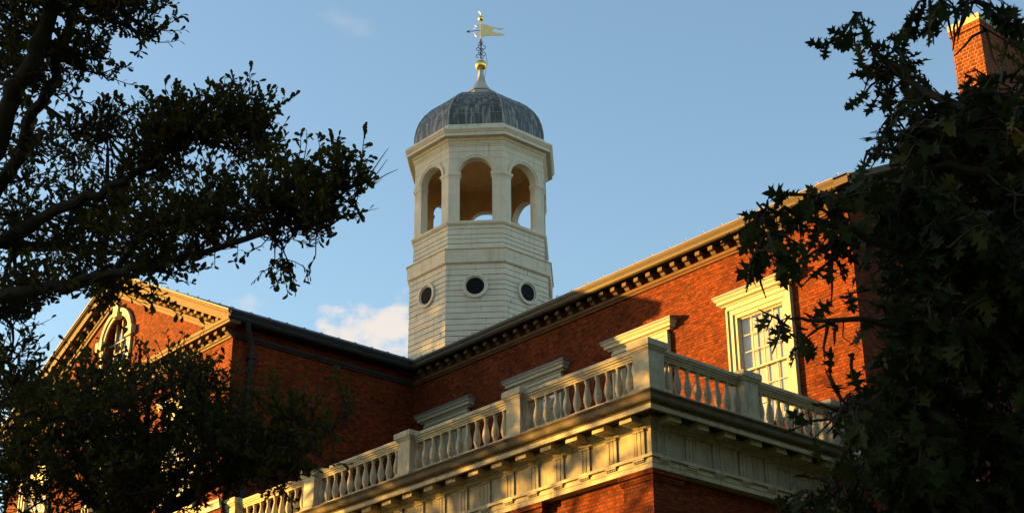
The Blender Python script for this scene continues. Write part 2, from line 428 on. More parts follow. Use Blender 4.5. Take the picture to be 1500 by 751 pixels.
# gable end and back
zr = ZE+SL*(14-(D-E))
def xplane(x0):
    return lambda u, v, w_: (w_, u, v)
m.ext([(D+.4, 0), (YB, 0), (YB, 18.05), (14, zr-.2), (D+.4, 18.25)], xplane(0), XR-.4, XR)
m.box(XW, YB-.4, 0, XR-.4, YB, 18.05)
wall = m.build('wall', BRICK, hall)
rf = MB()
zt0 = ZE-.02
rf.add([(XL, D-E+.02, zt0), (XR+.38, D-E+.02, zt0), (XR+.38, 14, zr), (XL, 14, zr),
        (XL, D-E+.02, zt0-.12), (XR+.38, D-E+.02, zt0-.12), (XR+.38, 14, zr-.12), (XL, 14, zr-.12)],
       [(0, 1, 2, 3), (7, 6, 5, 4), (0, 4, 5, 1), (1, 5, 6, 2), (2, 6, 7, 3), (3, 7, 4, 0)])
rf.add([(XL, YB+.4, zt0), (XR+.38, YB+.4, zt0), (XR+.38, 14, zr), (XL, 14, zr),
        (XL, YB+.4, zt0-.12), (XR+.38, YB+.4, zt0-.12), (XR+.38, 14, zr-.12), (XL, 14, zr-.12)],
       [(3, 2, 1, 0), (4, 5, 6, 7), (0, 1, 5, 4), (1, 2, 6, 5), (2, 3, 7, 6), (3, 0, 4, 7)])
rf.build('roof', ROOF, hall)
e = MB(); e.sweep([(.30, 18.335), (.47, 18.335), (.47, 18.352), (.14, 18.51), (.10, 18.49)], EAVE_PATH, 1, 2); e.build('eaves_course', ROOFEDGE, hall)
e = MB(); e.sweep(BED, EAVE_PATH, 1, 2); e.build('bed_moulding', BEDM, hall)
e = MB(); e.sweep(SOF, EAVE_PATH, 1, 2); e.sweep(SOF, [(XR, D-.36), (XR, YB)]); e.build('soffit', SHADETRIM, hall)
e = MB(); e.sweep(GUT, EAVE_PATH+[(XR, D+.01)], 1, 2)
e.box(XR+.001, D-.46, 18.10, XR+.40, D-.30, 18.335); e.build('gutter', GUTTER, hall)
e = MB()   # rake of the gable end on the tree side
for (y0, y1) in ((D-E, 14), (YB+E, 14)):
    e.ext([(y0, ZE-.16), (y0, ZE), (y1, zr), (y1, zr-.16)], xplane(0), XR+.30, XR+.40)
e.build('raking_fascia', CORN, hall)
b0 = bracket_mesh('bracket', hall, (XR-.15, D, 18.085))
k = 1
while XR-.15-.434*k > XW+.3:
    dup(b0, (XR-.15-.434*k, D, 18.085)); k += 1
def snow_guard(parent, loc, ax='x', mt=SEAM):
    s_ = MB()
    pts = []
    for i in range(9):
        a = PI*i/8; pts.append((math.cos(a)*.055, 0, math.sin(a)*.085) if ax == 'x' else (0, math.cos(a)*.055, math.sin(a)*.085))
    s_.tube(pts, .010, 5); return s_.build('snow_guard', mt, parent, origin=(0, 0, 0), loc=loc, smooth=True)
s0 = snow_guard(hall, (XR+.1, D-.40, 18.36)); k = 1
while XR+.1-.6*k > XW+.2:
    dup(s0, (XR+.1-.6*k, D-.40, 18.36)); k += 1
e = MB()
for i in range(9):
    pass
for x in WXS: make_window(hall, x, D, WZB, WZT, W_)
# belt course at porch roof level, wraps the free corner
e = MB(); e.sweep([(0, 11.62), (.10, 11.62), (.16, 11.72), (.16, 11.80), (0, 11.93)], [(0.16, D), (XR, D), (XR, YB)]); e.build('belt_course', STONE, hall)
# chimney
CY0 = 13.45; CX0 = -.26
c = MB(); c.box(CX0, CY0, 18.4, XR+.004, CY0+4.6, 25.69); c.box(CX0-.04, CY0-.04, 25.69, XR+.044, CY0+4.64, 25.87)
ch = c.build('chimney', CHBRICK, hall)
c = MB(); c.box(CX0-.05, CY0-.05, 25.873, XR+.055, CY0+4.65, 26.08); c.build('chimney_cap', PORCH, ch)

# ------------------------------------------------------------------ gabled wing
wing = thing('gabled_wing', 'red brick gabled wing with arched attic window behind the leaves at left', 'building', (XC, 5, 0))
ZA = ZE+SL*(XW+E-XC)           # rake line height at the apex, at the roof edge
def rz(x, base): return base+SL*(abs(XW+E-XC)-abs(x-XC))
m = MB()
wh = [(x-W_/2, x+W_/2, WZB, WZT) for x in (XC-4.6, XC, XC+4.6)]
holed_wall(m, XL, XW, 0, 17.9, wh, YG, YG+.4)
# gable triangle with the arched opening, built as two halves
AR, ASP, AB = .78, 19.72, 18.62
def half(sg):
    pts = [(XC, 17.9), (XC+sg*(XW-XC), 17.9), (XC+sg*(XW-XC), 18.25), (XC, ZA-.12)]
    pts += [(XC+sg*AR*math.sin(a), ASP+AR*math.cos(a)) for a in [PI/2*i/10 for i in range(11)]]
    pts += [(XC+sg*AR, AB), (XC, AB)]
    return pts
for sg in (-1, 1):
    m.ext(half(sg), lambda u, v, w_: (u, w_, v), YG, YG+.4)
m.box(XW-.4, YG+.4, 0, XW, D-.002, 18.10)
m.box(XL, YG+.4, 0, XL+.4, YB, 18.10)
m.build('wall', BRICK, wing)
rf = MB()
x_e = XW+E-.02; xl_e = XL-E+.02
y0r, y1r = YG-.40, 16
zt0 = ZE-.02
for (xa, za, xb, zb) in ((x_e, zt0, XC, ZA), (XC, ZA, xl_e, zt0)):
    rf.add([(xa, y0r, za), (xb, y0r, zb), (xb, y1r, zb), (xa, y1r, za), (xa, y0r, za-.06), (xb, y0r, zb-.06), (xb, y1r, zb-.06), (xa, y1r, za-.06)],
           [(0, 1, 2, 3), (7, 6, 5, 4), (0, 4, 5, 1), (1, 5, 6, 2), (2, 6, 7, 3), (3, 7, 4, 0)])
rf.build('roof', ROOF, wing)
# side eaves
WP = EAVE_PATH
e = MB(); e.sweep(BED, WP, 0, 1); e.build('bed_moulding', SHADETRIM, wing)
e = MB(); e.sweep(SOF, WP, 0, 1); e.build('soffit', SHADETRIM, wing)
e = MB(); e.sweep(GUT, [(XW, YG-.38)]+WP[1:], 0, 1); e.build('gutter', DKPIPE, wing)  # dark pipe paint on this gutter stands for the flank's shade
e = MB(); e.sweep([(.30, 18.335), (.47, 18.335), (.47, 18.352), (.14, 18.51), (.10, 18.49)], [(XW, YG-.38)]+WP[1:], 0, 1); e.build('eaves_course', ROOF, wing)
# gable cornices
def gx(u, v, w_): return (w_, u, v)
e = MB(); e.ext([(YG, 17.74), (YG-.05, 17.74), (YG-.06, 17.78), (YG-.10, 17.80), (YG-.10, 17.86), (YG, 17.86)], gx, XL-.002, XW+.003)
e.build('bed_moulding', CORN, wing)
e = MB(); e.ext([(YG-.002, 18.02), (YG-.36, 18.02), (YG-.37, 18.07), (YG-.40, 18.10), (YG-.42, 18.17), (YG-.002, 18.26)], gx, XL-.38, XW+.38); e.build('horizontal_cornice', CORN, wing)
def rk(sg, base):     # local frame of a rake: u out of the wall, v square to the slope, w along x from the centre
    c_ = math.cos(math.atan(SL)); s_ = math.sin(math.atan(SL))
    return lambda u, v, w_: (XC+sg*w_, YG-u, base-SL*w_+v/c_)
hw = XW-XC
for sg in (-1, 1):
    f = rk(sg, ZA)
    e = MB()
    e.ext([(.0, -.30), (.34, -.30), (.34, -.12), (.36, -.10), (.42, -.05), (.42, -.012), (.0, -.012)], f, 0, hw+.37)
    e.build('raking_cornice', CORN, wing)
    e = MB(); e.ext([(0, -.70), (.06, -.70), (.06, -.62), (.10, -.58), (.10, -.52), (0, -.52)], f, 0, hw-.72); e.build('raking_moulding', CORN, wing)
    e = MB(); e.ext([(.36, .0), (.45, .0), (.45, .035), (.30, .035)], f, 0, hw+.40); e.build('roof_edge', ROOFEDGE, wing)
b0 = bracket_mesh('bracket', wing, (XW-.1, YG, 18.018))
x = XW-.1-.434
while x > XL+.05:
    dup(b0, (x, YG, 18.018)); x -= .434
x = .2
rb = None
while x < hw-.5:
    for sg in (-1, 1):
        p = (XC+sg*x, YG, ZA-SL*x-.30*math.sqrt(1+SL*SL)-.012)
        dup(b0, p)
    x += .415
s0 = snow_guard(wing, (XW+.40, YG-.3, 18.36), 'y', IRON)
for k in range(1, 11): dup(s0, (XW+.40, YG-.3+.6*k, 18.36))
f = rk(1, ZA)
for k in range(11):
    p = f(.40, .03, 1.2+.62*k); dup(s0, p, rotz=PI/2)
# arched attic window
def yw(u, v, w_): return (u, w_, v)
a = MB()
def ring(r0_, r1_, p, nseg=16):
    pts = [(XC+r1_*math.cos(t), ASP+r1_*math.sin(t)) for t in [PI*i/nseg for i in range(nseg+1)]]
    pts += [(XC+r0_*math.cos(t), ASP+r0_*math.sin(t)) for t in [PI*i/nseg for i in range(nseg, -1, -1)]]
    a.ext(pts, yw, YG-p, YG)
ring(AR, AR+.12, .06); ring(AR+.12, AR+.24, .11)
for sg in (-1, 1):
    xa, xb = XC+sg*AR, XC+sg*(AR+.2); a.box(min(xa, xb), YG-.07, AB, max(xa, xb), YG, ASP-.15)
aw = a.build('arched_window', CREAM, wing)
for sg in (-1, 1):
    i_ = MB(); xa, xb = XC+sg*(AR-.03), XC+sg*(AR+.36); i_.box(min(xa, xb), YG-.16, ASP-.15, max(xa, xb), YG, ASP+.16); i_.build('impost_block', CREAM, aw)
i_ = MB(); i_.ext([(XC-.11, ASP+AR-.05), (XC+.11, ASP+AR-.05), (XC+.18, ASP+AR+.36), (XC-.18, ASP+AR+.36)], yw, YG-.17, YG+.05); i_.build('keystone', CREAM, aw)
i_ = MB(); i_.box(XC-AR-.2, YG-.13, AB-.12, XC+AR+.2, YG+.05, AB); i_.build('sill', STONE, aw)
i_ = MB(); pts = [(XC+AR*math.cos(t), ASP+AR*math.sin(t)) for t in [PI*i/16 for i in range(17)]]+[(XC-AR, AB), (XC+AR, AB)]
i_.ext(pts, yw, YG+.18, YG+.19); i_.build('pane', GLASS, aw)
i_ = MB(); i_.ext(pts, yw, YG+.36, YG+.37); i_.build('blind', VOID, aw)
i_ = MB()
for t in (-.39, 0, .39): i_.box(XC+t-.014, YG+.13, AB, XC+t+.014, YG+.17, ASP+math.sqrt(AR*AR-t*t)-.01)
for z in (AB+.36, AB+.73, ASP): i_.box(XC-AR, YG+.131, z-.014, XC+AR, YG+.169, z+.014)
i_.build('glazing_bars', CREAM, aw)
for x in (XC-4.6, XC, XC+4.6): make_window(wing, x, YG, WZB, WZT, W_)
e = MB(); e.sweep([(0, 12.88), (.06, 12.88), (.06, 13.02), (.10, 13.06), (.10, 13.12), (0, 13.17)], [(XL, YG), (XW, YG)]); e.build('belt_course', CREAM, wing)
# downpipe on the shaded flank
e = MB()
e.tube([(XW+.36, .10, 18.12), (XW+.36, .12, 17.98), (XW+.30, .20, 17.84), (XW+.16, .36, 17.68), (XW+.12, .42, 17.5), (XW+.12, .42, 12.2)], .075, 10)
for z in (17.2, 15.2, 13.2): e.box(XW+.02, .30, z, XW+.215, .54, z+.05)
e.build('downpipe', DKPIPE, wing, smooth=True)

# ------------------------------------------------------------------ bell tower
TX, TY = -21.6, 14.0
tower = thing('bell_tower', 'white boarded octagonal bell tower with open arched belfry and dark lead dome', 'tower', (TX, TY, 20))
C8 = math.cos(PI/8)
def octp(ap):
    R0 = ap/C8; return [(TX+R0*math.cos(PI/8+k*PI/4-PI), TY+R0*math.sin(PI/8+k*PI/4-PI)) for k in range(8)]
def osweep(mb, prof, base=0., m=0):     # profile radii are apothems
    n = len(prof); vs_ = []
    for k in range(8):
        a = PI/8+k*PI/4-PI
        for p, z in prof:
            R0 = p/C8; vs_.append((TX+R0*math.cos(a), TY+R0*math.sin(a), z))
    fs = [(k*n+i, ((k+1) % 8)*n+i, ((k+1) % 8)*n+i+1, k*n+i+1) for k in range(8) for i in range(n-1)]
    mb.add(vs_, fs, m)
rng = random.Random(3)
def boards(mb, ap, z0, z1, h, taper=0.):
    z = z0
    while z < z1-.02:
        hh = h*rng.uniform(.85, 1.15); zt = min(z+hh, z1)
        j = rng.uniform(.010, .020); lap = rng.uniform(.004, .012)
        osweep(mb, [(ap+lap, z+j), (ap, zt)], m=0)
        osweep(mb, [(ap-.02, z), (ap-.02, z+j)], m=1)
        osweep(mb, [(ap-.02, z+j), (ap+lap, z+j)], m=1)
        osweep(mb, [(ap, zt), (ap-.02, zt)], m=0)
        z = zt
def face_fn0(k):
    a = k*PI/4-PI/2; nx, ny = math.cos(a), math.sin(a)
    return lambda u, v, w_: (TX+nx*w_-ny*u, TY+ny*w_+nx*u, v)
def cap_(mb, ap, z, m=0):
    q = octp(ap); mb.add([(x, y, z) for x, y in q], [tuple(range(8))], m)
t = MB(); boards(t, 2.58, 18.9, 25.0, .205); 
for k in (0, 1, 2):
    fn_ = face_fn0(k)
    for j in range(5):
        z = 21+rng.random()*3.8; u = rng.uniform(-.9, .9); t.ext([(u-.006, z), (u+.006, z), (u+.006, z+.17), (u-.006, z+.17)], fn_, 2.575, 2.594, 1)
t.build('shaft', [TPAINT, TJOINT], tower)
t = MB(); osweep(t, [(2.55, 24.90), (2.62, 24.94), (2.665, 24.97), (2.67, 25.20), (2.665, 25.205), (2.67, 25.21), (2.675, 25.46), (2.72, 25.48), (2.72, 25.52), (2.47, 25.60)])
t.build('string_course', TPAINT, tower)
t = MB(); boards(t, 2.46, 25.58, 26.56, .2); t.build('parapet', [TPAINT, TJOINT], tower)
t = MB(); osweep(t, [(2.44, 26.52), (2.50, 26.54), (2.55, 26.60), (2.55, 26.68), (2.40, 26.72), (1.95, 26.72)]); cap_(t, 2.0, 26.715)
t.build('belfry_floor', TPAINT, tower)
# belfry arcade: eight arched panels
AP, TH = 2.45, .30
OPW, SPR, ZB, ZT = .615, 28.70, 26.72, 30.26
def face_fn(k, ap):
    a = k*PI/4-PI/2; nx, ny = math.cos(a), math.sin(a); tx, ty = -ny, nx
    return lambda u, v, w_: (TX+nx*w_+tx*u, TY+ny*w_+ty*u, v)
HO = AP*math.tan(PI/8); HI = (AP-TH)*math.tan(PI/8)
t = MB()
NA = 14
for k in range(8):
    fn = face_fn(k, AP)
    for sg in (-1, 1):
        def ring_pts(h): 
            arc = [(sg*OPW*math.cos(b), SPR+OPW*math.sin(b)) for b in [PI/2*i/NA for i in range(NA+1)]]
            return [(sg*OPW, ZB)]+arc+[(0, ZT), (sg*h, ZT), (sg*h, ZB)]
        po, pi_ = ring_pts(HO), ring_pts(HI)
        n_ = len(po)
        vs_ = [fn(u, v, AP) for u, v in po]+[fn(u, v, AP-TH) for u, v in pi_]
        t.add(vs_[:n_], [tuple(range(n_))], 0)
        t.add(vs_[n_:], [tuple(range(n_))], 1)
        # jamb and soffit of the arch
        idx = list(range(0, NA+2))
        t.add(vs_, [(i, i+1, n_+i+1, n_+i) for i in idx[:-1]], 0)
t.build('belfry_arcade', [TPAINT, TINNER], tower)
for k in range(8):
    fn = face_fn(k, AP)
    t = MB()
    arc = [PI*i/18 for i in range(19)]
    for (ra, rb_, p) in ((OPW+.02, OPW+.10, .03), (OPW+.10, OPW+.16, .055)):
        pts = [(rb_*math.cos(b), SPR+rb_*math.sin(b)) for b in arc]+[(ra*math.cos(b), SPR+ra*math.sin(b)) for b in reversed(arc)]
        t.ext(pts, fn, AP-.01, AP+p)
    t.build('arch_moulding', TPAINT, tower)
# pier capitals wrap each corner
def pier(mb, k, prof):
    a = PI/8+k*PI/4-PI
    # travel along face k-1 end to face k start around the corner
    f1 = face_fn(k, AP)
    A_ = Vector(f1(HO, 0, AP)); P0 = Vector(f1(OPW, 0, AP)); f2 = face_fn(k+1, AP); P1 = Vector(f2(-OPW, 0, AP))
    i0 = Vector(f1(OPW, 0, AP-TH)); i1 = Vector(f2(-OPW, 0, AP-TH))
    mb.sweep(prof, [(i0.x, i0.y), (P0.x, P0.y), (A_.x, A_.y), (P1.x, P1.y), (i1.x, i1.y)])
for k in range(8):
    t = MB(); pier(t, k, [(-.01, 28.50), (.012, 28.50), (.016, 28.56), (.05, 28.61), (.06, 28.67), (.06, 28.71), (.0, 28.73), (-.01, 28.73)])
    t.build('capital', TPAINT, tower)
# joints of the casing boards above the arches
t = MB(); 
for z in (29.30, 29.58, 29.80): osweep(t, [(AP+.003, z), (AP+.003, z+.010)])
t.build('casing_joint', TJOINT, tower)
t = MB(); cap_(t, 2.3, 30.2); osweep(t, [(2.16, 30.0), (2.16, 30.2)]); t.build('belfry_ceiling', TINNER, tower)
t = MB(); osweep(t, [(2.45, 29.86), (2.47, 29.87), (2.48, 29.92), (2.50, 29.93), (2.51, 29.99), (2.56, 30.03), (2.58, 30.12), (2.75, 30.13), (2.75, 30.25), (2.775, 30.26), (2.80, 30.31), (2.84, 30.36), (2.84, 30.43), (2.56, 30.56), (2.55, 30.70), (2.50, 30.74)])
t.build('cornice', TPAINT, tower)
# dome
DOME = [(2.50, 30.70), (2.50, 30.78), (2.49, 31.02), (2.43, 31.38), (2.31, 31.74), (2.12, 32.07), (1.86, 32.38), (1.54, 32.66), (1.18, 32.89), (.83, 33.07), (.45, 33.22)]
t = MB(); osweep(t, DOME)
dm = t.build('dome', LEAD, tower, smooth=False)
def dome_ap(z):
    for (a, za), (b, zb) in zip(DOME, DOME[1:]):
        if za <= z <= zb: return a+(b-a)*(z-za)/(zb-za)
    return .5
t = MB()
for k in range(8):
    a = PI/8+k*PI/4-PI
    pts = [(TX+(r/C8+.005)*math.cos(a), TY+(r/C8+.005)*math.sin(a), z) for r, z in DOME[1:]]; t.tube(pts, .022, 6)
    fn = face_fn(k, 0)
    for fr_ in (-.33, .33):      # welts: uprights, broken joints per sheet course
        pass
    rows = [30.80, 31.24, 31.70, 32.12, 32.50, 32.82]
    for i, z in enumerate(rows):
        r = dome_ap(z); h = r*math.tan(PI/8)
        if i: t.tube([fn(-h, z, r+.004), fn(h, z, r+.004)], .009, 5)
        z2 = rows[i+1] if i+1 < len(rows) else 33.1
        for fr_ in ((-.5, 0, .5) if i % 2 else (-.28, .24)):
            q = []
            for s_ in range(5):
                zz = z+(z2-z)*s_/4; rr = dome_ap(zz); q.append(fn(fr_*rr*math.tan(PI/8)*1.6 if abs(fr_) > .6 else fr_*rr*math.tan(PI/8)*1.3, zz, rr+.004))
            t.tube(q, .008, 5)
t.build('seam', SEAM, dm, smooth=True)
t = MB()
osweep(t, [(.50, 33.12), (.50, 33.42), (.54, 33.43), (.54, 33.46), (.40, 33.58), (.28, 33.76), (.19, 33.98), (.13, 34.25), (.10, 34.50), (.10, 34.56)])
t.build('finial_base', LEADSKIRT, tower)
# oculi
for k in (0, 1, 2, 3, 4, 5, 6, 7):
    fn = face_fn(k, 2.58); zc = 24.04
    t = MB()
    th = [2*PI*i/40 for i in range(40)]
    for (ra, rb_, p) in ((.33, .38, .03), (.38, .47, .08)):
        vs_ = []
        for w_ in (2.57, 2.59+p):
            vs_ += [fn(ra*math.cos(b), zc+ra*math.sin(b), w_) for b in th]+[fn(rb_*math.cos(b), zc+rb_*math.sin(b), w_) for b in th]
        n_ = 40; fs = []
        for i in range(n_):
            j = (i+1) % n_
            fs += [(80+i, 80+j, 120+j, 120+i), (40+i, 40+j, 120+j, 120+i), (i, j, 80+j, 80+i)]
        t.add(vs_, fs)
    oc = t.build('oculus', TPAINT, tower)
    t = MB(); t.add([fn(.335*math.cos(b), zc+.335*math.sin(b), 2.604) for b in th], [tuple(range(40))]); t.build('louvre', VOID, oc)
    t = MB()
    for j in range(-4, 5):
        h = math.sqrt(max(.0, .325**2-(j*.07)**2)); t.ext([(2.606, zc+j*.07-.008), (2.612, zc+j*.07-.008), (2.612, zc+j*.07+.008), (2.606, zc+j*.07+.008)], lambda u, v, w_: fn(w_, v, u), -h, h)
    t.build('slat', IRON, oc)

# ------------------------------------------------------------------ weathervane
vane = thing('weathervane', 'gilded banner weathervane with arrow and balls on the dome top', 'weathervane', (TX, TY, 34.56))
t = MB(); t.lathe([(.0, -.24)]+[(.24*math.sin(PI*i/12), -.24*math.cos(PI*i/12)) for i in range(1, 12)]+[(.0, .24)], (TX, TY, 34.79), 24); t.build('ball', GOLD, vane, smooth=True)
t = MB(); t.tube([(TX, TY, 34.5), (TX, TY, 36.05)], .028, 8); t.build('rod', IRON, vane)
t = MB()   # scrolls around the rod
for k in range(4):
    a = k*PI/2+.4
    for sg, z0 in ((1, 35.25), (-1, 35.62)):
        pts = []
        for i in range(12):
            q = i/11*1.7*PI; rr = .13*(1-i/16); pts.append((TX+math.cos(a)*(.03+.10-rr*math.cos(q)), TY+math.sin(a)*(.03+.10-rr*math.cos(q)), z0+sg*rr*math.sin(q)))
        t.tube(pts, .015, 5)
    t.tube([(TX+math.cos(a)*.03, TY+math.sin(a)*.03, 35.72), (TX+math.cos(a)*.10, TY+math.sin(a)*.10, 35.80), (TX+math.cos(a)*.06, TY+math.sin(a)*.06, 35.92)], .012, 5)
t.build('scrollwork', IRON, vane)
vd = Vector((.80, .60, 0)).normalized()    # the way the banner flies
def vf(u, v, w_): return (TX+vd.x*u-vd.y*w_, TY+vd.y*u+vd.x*w_, v)
zb = 36.10
ban = [(0, zb), (0, zb+.62), (.20, zb+.60), (.42, zb+.46), (.62, zb+.40), (.80, zb+.33), (.96, zb+.31), (.86, zb+.27), (.68, zb+.29), (.56, zb+.36), (.46, zb+.30), (.55, zb+.17), (.70, zb+.13), (.82, zb+.10), (.99, zb+.00), (.80, zb+.00), (.58, zb+.02), (.36, zb+.05), (.16, zb+.06)]
t = MB(); t.ext(ban, vf, -.012, .012); t.build('banner', GOLDFLAT, vane)
t = MB(); t.tube([(TX, TY, 36.0), (TX, TY, 37.0)], .026, 8); t.build('spindle', GOLD, vane)
t = MB()
t.tube([vf(0, zb+.36, 0), vf(-.46, zb+.36, 0)], .014, 5)
t.ext([(-.62, zb+.36), (-.46, zb+.43), (-.49, zb+.36), (-.46, zb+.29)], vf, -.01, .01)
t.build('arrow', IRON, vane)
t = MB()
for dz in (.12, .24, .48, .58):
    pts = [vf(-.02-.3*s_/6*(1.0 if abs(dz-.36) < .15 else .8), zb+dz+.045*math.sin(s_*1.3), 0) for s_ in range(7)]; t.tube(pts, .015, 5)
t.build('tail_scroll', GOLDFLAT, vane)
t = MB(); t.lathe([(.0, -.12)]+[(.12*math.sin(PI*i/10), -.12*math.cos(PI*i/10)) for i in range(1, 10)]+[(.0, .12)], (TX, TY, 37.0), 18)
t.build('small_ball', GOLD, vane, smooth=True)
t = MB(); t.tube([(TX, TY, 37.1), (TX, TY, 37.36)], [.018, .006], 6)
t.tube([vf(-.07, 37.34, 0), vf(0, 37.2, 0), vf(.07, 37.34, 0)], .01, 5); t.build('tip', GOLD, vane)
t = MB(); t.tube([(TX+.12, TY, 35.35), (TX+.30, TY+.02, 35.15), (TX+.36, TY+.02, 34.75), (TX+.26, TY, 34.3), (TX+.2, TY, 34.0)], .008, 4); t.build('cable', IRON, vane)

# ------------------------------------------------------------------ portico with balustrade
por = thing('balustraded_portico', 'brick porch with cream entablature and white baluster railing, corner towards the viewer', 'portico', (-7.5, 3, 0))
PP = [(XW, 0), (0, 0), (0, D)]
m = MB()
m.box(XW+.01, .74, 0, -.74, 1.1, 10.64); m.box(-1.1, 1.1, 0, -.74, D-.01, 10.64)
m.build('wall', BRICK, por)
def pil(x0, x1, y0, y1, side=False):
    b = MB(); b.box(x0, y0, 0, x1, y1, 10.42)
    q = b.build('pilaster', BRICK, por)
    b = MB()
    d = [(.0, 10.40), (.03, 10.42), (.03, 10.46), (.07, 10.50), (.10, 10.54), (.10, 10.615), (0, 10.64)]
    b.box(x0-.05, y0-.05, 10.423, x1+.05, y1, 10.53); b.box(x0-.10, y0-.10, 10.532, x1+.10, y1, 10.637)
    b.build('capital', STONE if False else BRICK, q)
cp = [(-1.42, .60), (-.60, .60), (-.60, 1.42)]
b = MB(); b.sweep([(-.138, 0), (0, 0), (0, 10.42), (-.138, 10.42)], cp); q_ = b.build('pilaster', BRICK, por)
cp = [(-1.47, .60), (-.60, .60), (-.60, 1.47)]
b = MB(); b.sweep([(-.138, 10.423), (.03, 10.423), (.04, 10.47), (.06, 10.48), (.06, 10.53), (.10, 10.54), (.10, 10.637), (-.138, 10.637)], cp); b.build('capital', BRICK, q_)
for x in (-4.65, -8.55, -12.45): pil(x, x+.80, .60, .738)
m = MB(); m.sweep([(-.80, 10.64), (-.50, 10.64), (-.50, 10.74), (-.485, 10.745), (-.485, 10.85), (-.80, 10.85)], PP); m.build('architrave', PORCH, por)
m = MB(); m.sweep([(-.6, 10.853), (-.43, 10.853), (-.43, 10.915), (-.6, 10.915)], PP); m.build('taenia', PORCH, por)
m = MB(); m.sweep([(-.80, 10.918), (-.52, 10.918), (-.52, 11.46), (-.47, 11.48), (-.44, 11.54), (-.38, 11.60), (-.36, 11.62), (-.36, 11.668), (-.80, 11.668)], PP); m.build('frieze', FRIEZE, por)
m = MB(); m.sweep([(-.79, 11.703), (-.07, 11.703), (-.06, 11.635), (.0, 11.635), (.0, 11.735), (-.79, 11.735)], PP); m.build('cornice', PORCH, por)
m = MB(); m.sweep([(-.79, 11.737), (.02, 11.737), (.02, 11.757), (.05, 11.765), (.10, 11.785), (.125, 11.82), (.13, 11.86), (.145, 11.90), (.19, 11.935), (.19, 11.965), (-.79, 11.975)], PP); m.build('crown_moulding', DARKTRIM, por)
m = MB(); m.box(XW+.01, .79, 11.80, -.79, D-.01, 11.93); m.build('porch_roof', FLASH, por)
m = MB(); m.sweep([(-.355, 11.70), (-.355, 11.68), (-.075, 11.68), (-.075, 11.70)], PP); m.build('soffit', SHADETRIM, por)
# triglyphs and mutules
def trig(parent):
    t = MB(); w2 = .15
    pts = [(-w2, 0), (-w2, -.032), (-.065, -.032), (-.055, -.008), (-.045, -.032), (.045, -.032), (.055, -.008), (.065, -.032), (w2, -.032), (w2, 0)]
    t.ext(pts, lambda u, v, w_: (u, v, w_), 0, .50)
    t.box(-w2-.005, -.055, .50, w2+.005, 0, .545)
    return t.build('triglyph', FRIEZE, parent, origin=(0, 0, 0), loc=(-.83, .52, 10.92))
def reg(parent):
    t = MB(); t.box(-.15, -.06, -.03, .15, 0, 0)
    for i in range(6): t.lathe([(.020, -.075), (.012, -.031)], (-.125+.05*i, -.03, 0), 6)
    return t.build('guttae', PORCH, parent, origin=(0, 0, 0), loc=(-.83, .50, 10.85))
def mut(parent):
    t = MB(); t.box(-.17, -.44, -.155, .17, 0, 0)
    for i in range(5):
        for j in range(3): t.lathe([(.018, -.172), (.012, -.154)], (-.12+.06*i, -.36+.13*j, 0), 6)
    return t.build('mutule', PORCH, parent, origin=(0, 0, 0), loc=(-.83, .56, 11.698))
T0, G0, M0 = trig(por), reg(por), mut(por)
xs = [-.83-.788*k for k in range(1, 19)]
for x in xs:
    dup(T0, (x, .52, 10.92)); dup(G0, (x, .50, 10.85)); dup(M0, (x, .56, 11.698))
for k in range(7):
    y = .83+.822*k
    dup(T0, (-.52, y, 10.92), rotz=PI/2); dup(G0, (-.50, y, 10.85), rotz=PI/2); dup(M0, (-.56, y, 11.698), rotz=PI/2)
# balustrade
S_, PW, HC = 3.851, .446, 13.09
def ped_at(x, y):     # x,y: outer corner (near corner) of the shaft
    b = MB(); b.box(x-PW, y, 12.128, x, y+PW, 12.86)
    p = b.build('pedestal', PORCH, por)
    b = MB(); q = [(x-PW, y), (x, y), (x, y+PW), (x-PW, y+PW)]
    b.sweep([(-.1, 12.862), (.012, 12.862), (.02, 12.885), (.04, 12.90), (.045, 12.93), (.07, 12.945), (.075, 12.965), (.075, 13.06), (.06, HC), (-.1, HC+.01)], q, closed=True)
    b.add([(x-PW+.1, y+.1, HC+.009), (x-.1, y+.1, HC+.009), (x-.1, y+PW-.1, HC+.009), (x-PW+.1, y+PW-.1, HC+.009)], [(0, 1, 2, 3)])
    b.build('pedestal_cap', PORCH, p)
    b = MB(); b.sweep([(-.1, 11.978), (.055, 11.978), (.055, 12.09), (.035, 12.10), (.01, 12.126), (-.1, 12.126)], q, closed=True); b.build('pedestal_base', PORCH, p)
D1, D2 = 2.878, 5.795
for i in range(5): ped_at(-i*S_ if i < 4 else -15.20, 0)
ped_at(0, D1); ped_at(0, D2)
RAILP = [(-.16, 0), (-.16, .07), (-.14, .085), (-.10, .09), (.10, .09), (.14, .085), (.16, .07), (.16, 0), (.135, -.01), (.13, -.045), (.10, -.055), (.095, -.09), (.075, -.10), (.07, -.135), (-.07, -.135), (-.075, -.10), (-.095, -.09), (-.10, -.055), (-.13, -.045), (-.135, -.01)]
BASEP = [(-.17, 11.979), (-.17, 12.06), (-.13, 12.10), (-.13, 12.12), (.13, 12.12), (.13, 12.10), (.17, 12.06), (.17, 11.979)]
yc = PW/2
def bay_x(xa, xb):
    r = MB(); r.ext(RAILP, lambda u, v, w_: (w_, yc+u, 12.925+v), xa, xb); r.build('handrail', PORCH, por)
    r = MB(); r.ext(BASEP, lambda u, v, w_: (w_, yc+u, v), xa, xb); r.build('bottom_rail', PORCH, por)
def bay_y(ya, yb):
    r = MB(); r.ext(RAILP, lambda u, v, w_: (-yc-u, w_, 12.925+v), ya, yb); r.build('handrail', PORCH, por)
    r = MB(); r.ext(BASEP, lambda u, v, w_: (-yc-u, w_, v), ya, yb); r.build('bottom_rail', PORCH, por)
bays = [(-i*S_-PW, -(i+1)*S_ if i < 3 else -15.20) for i in range(4)]
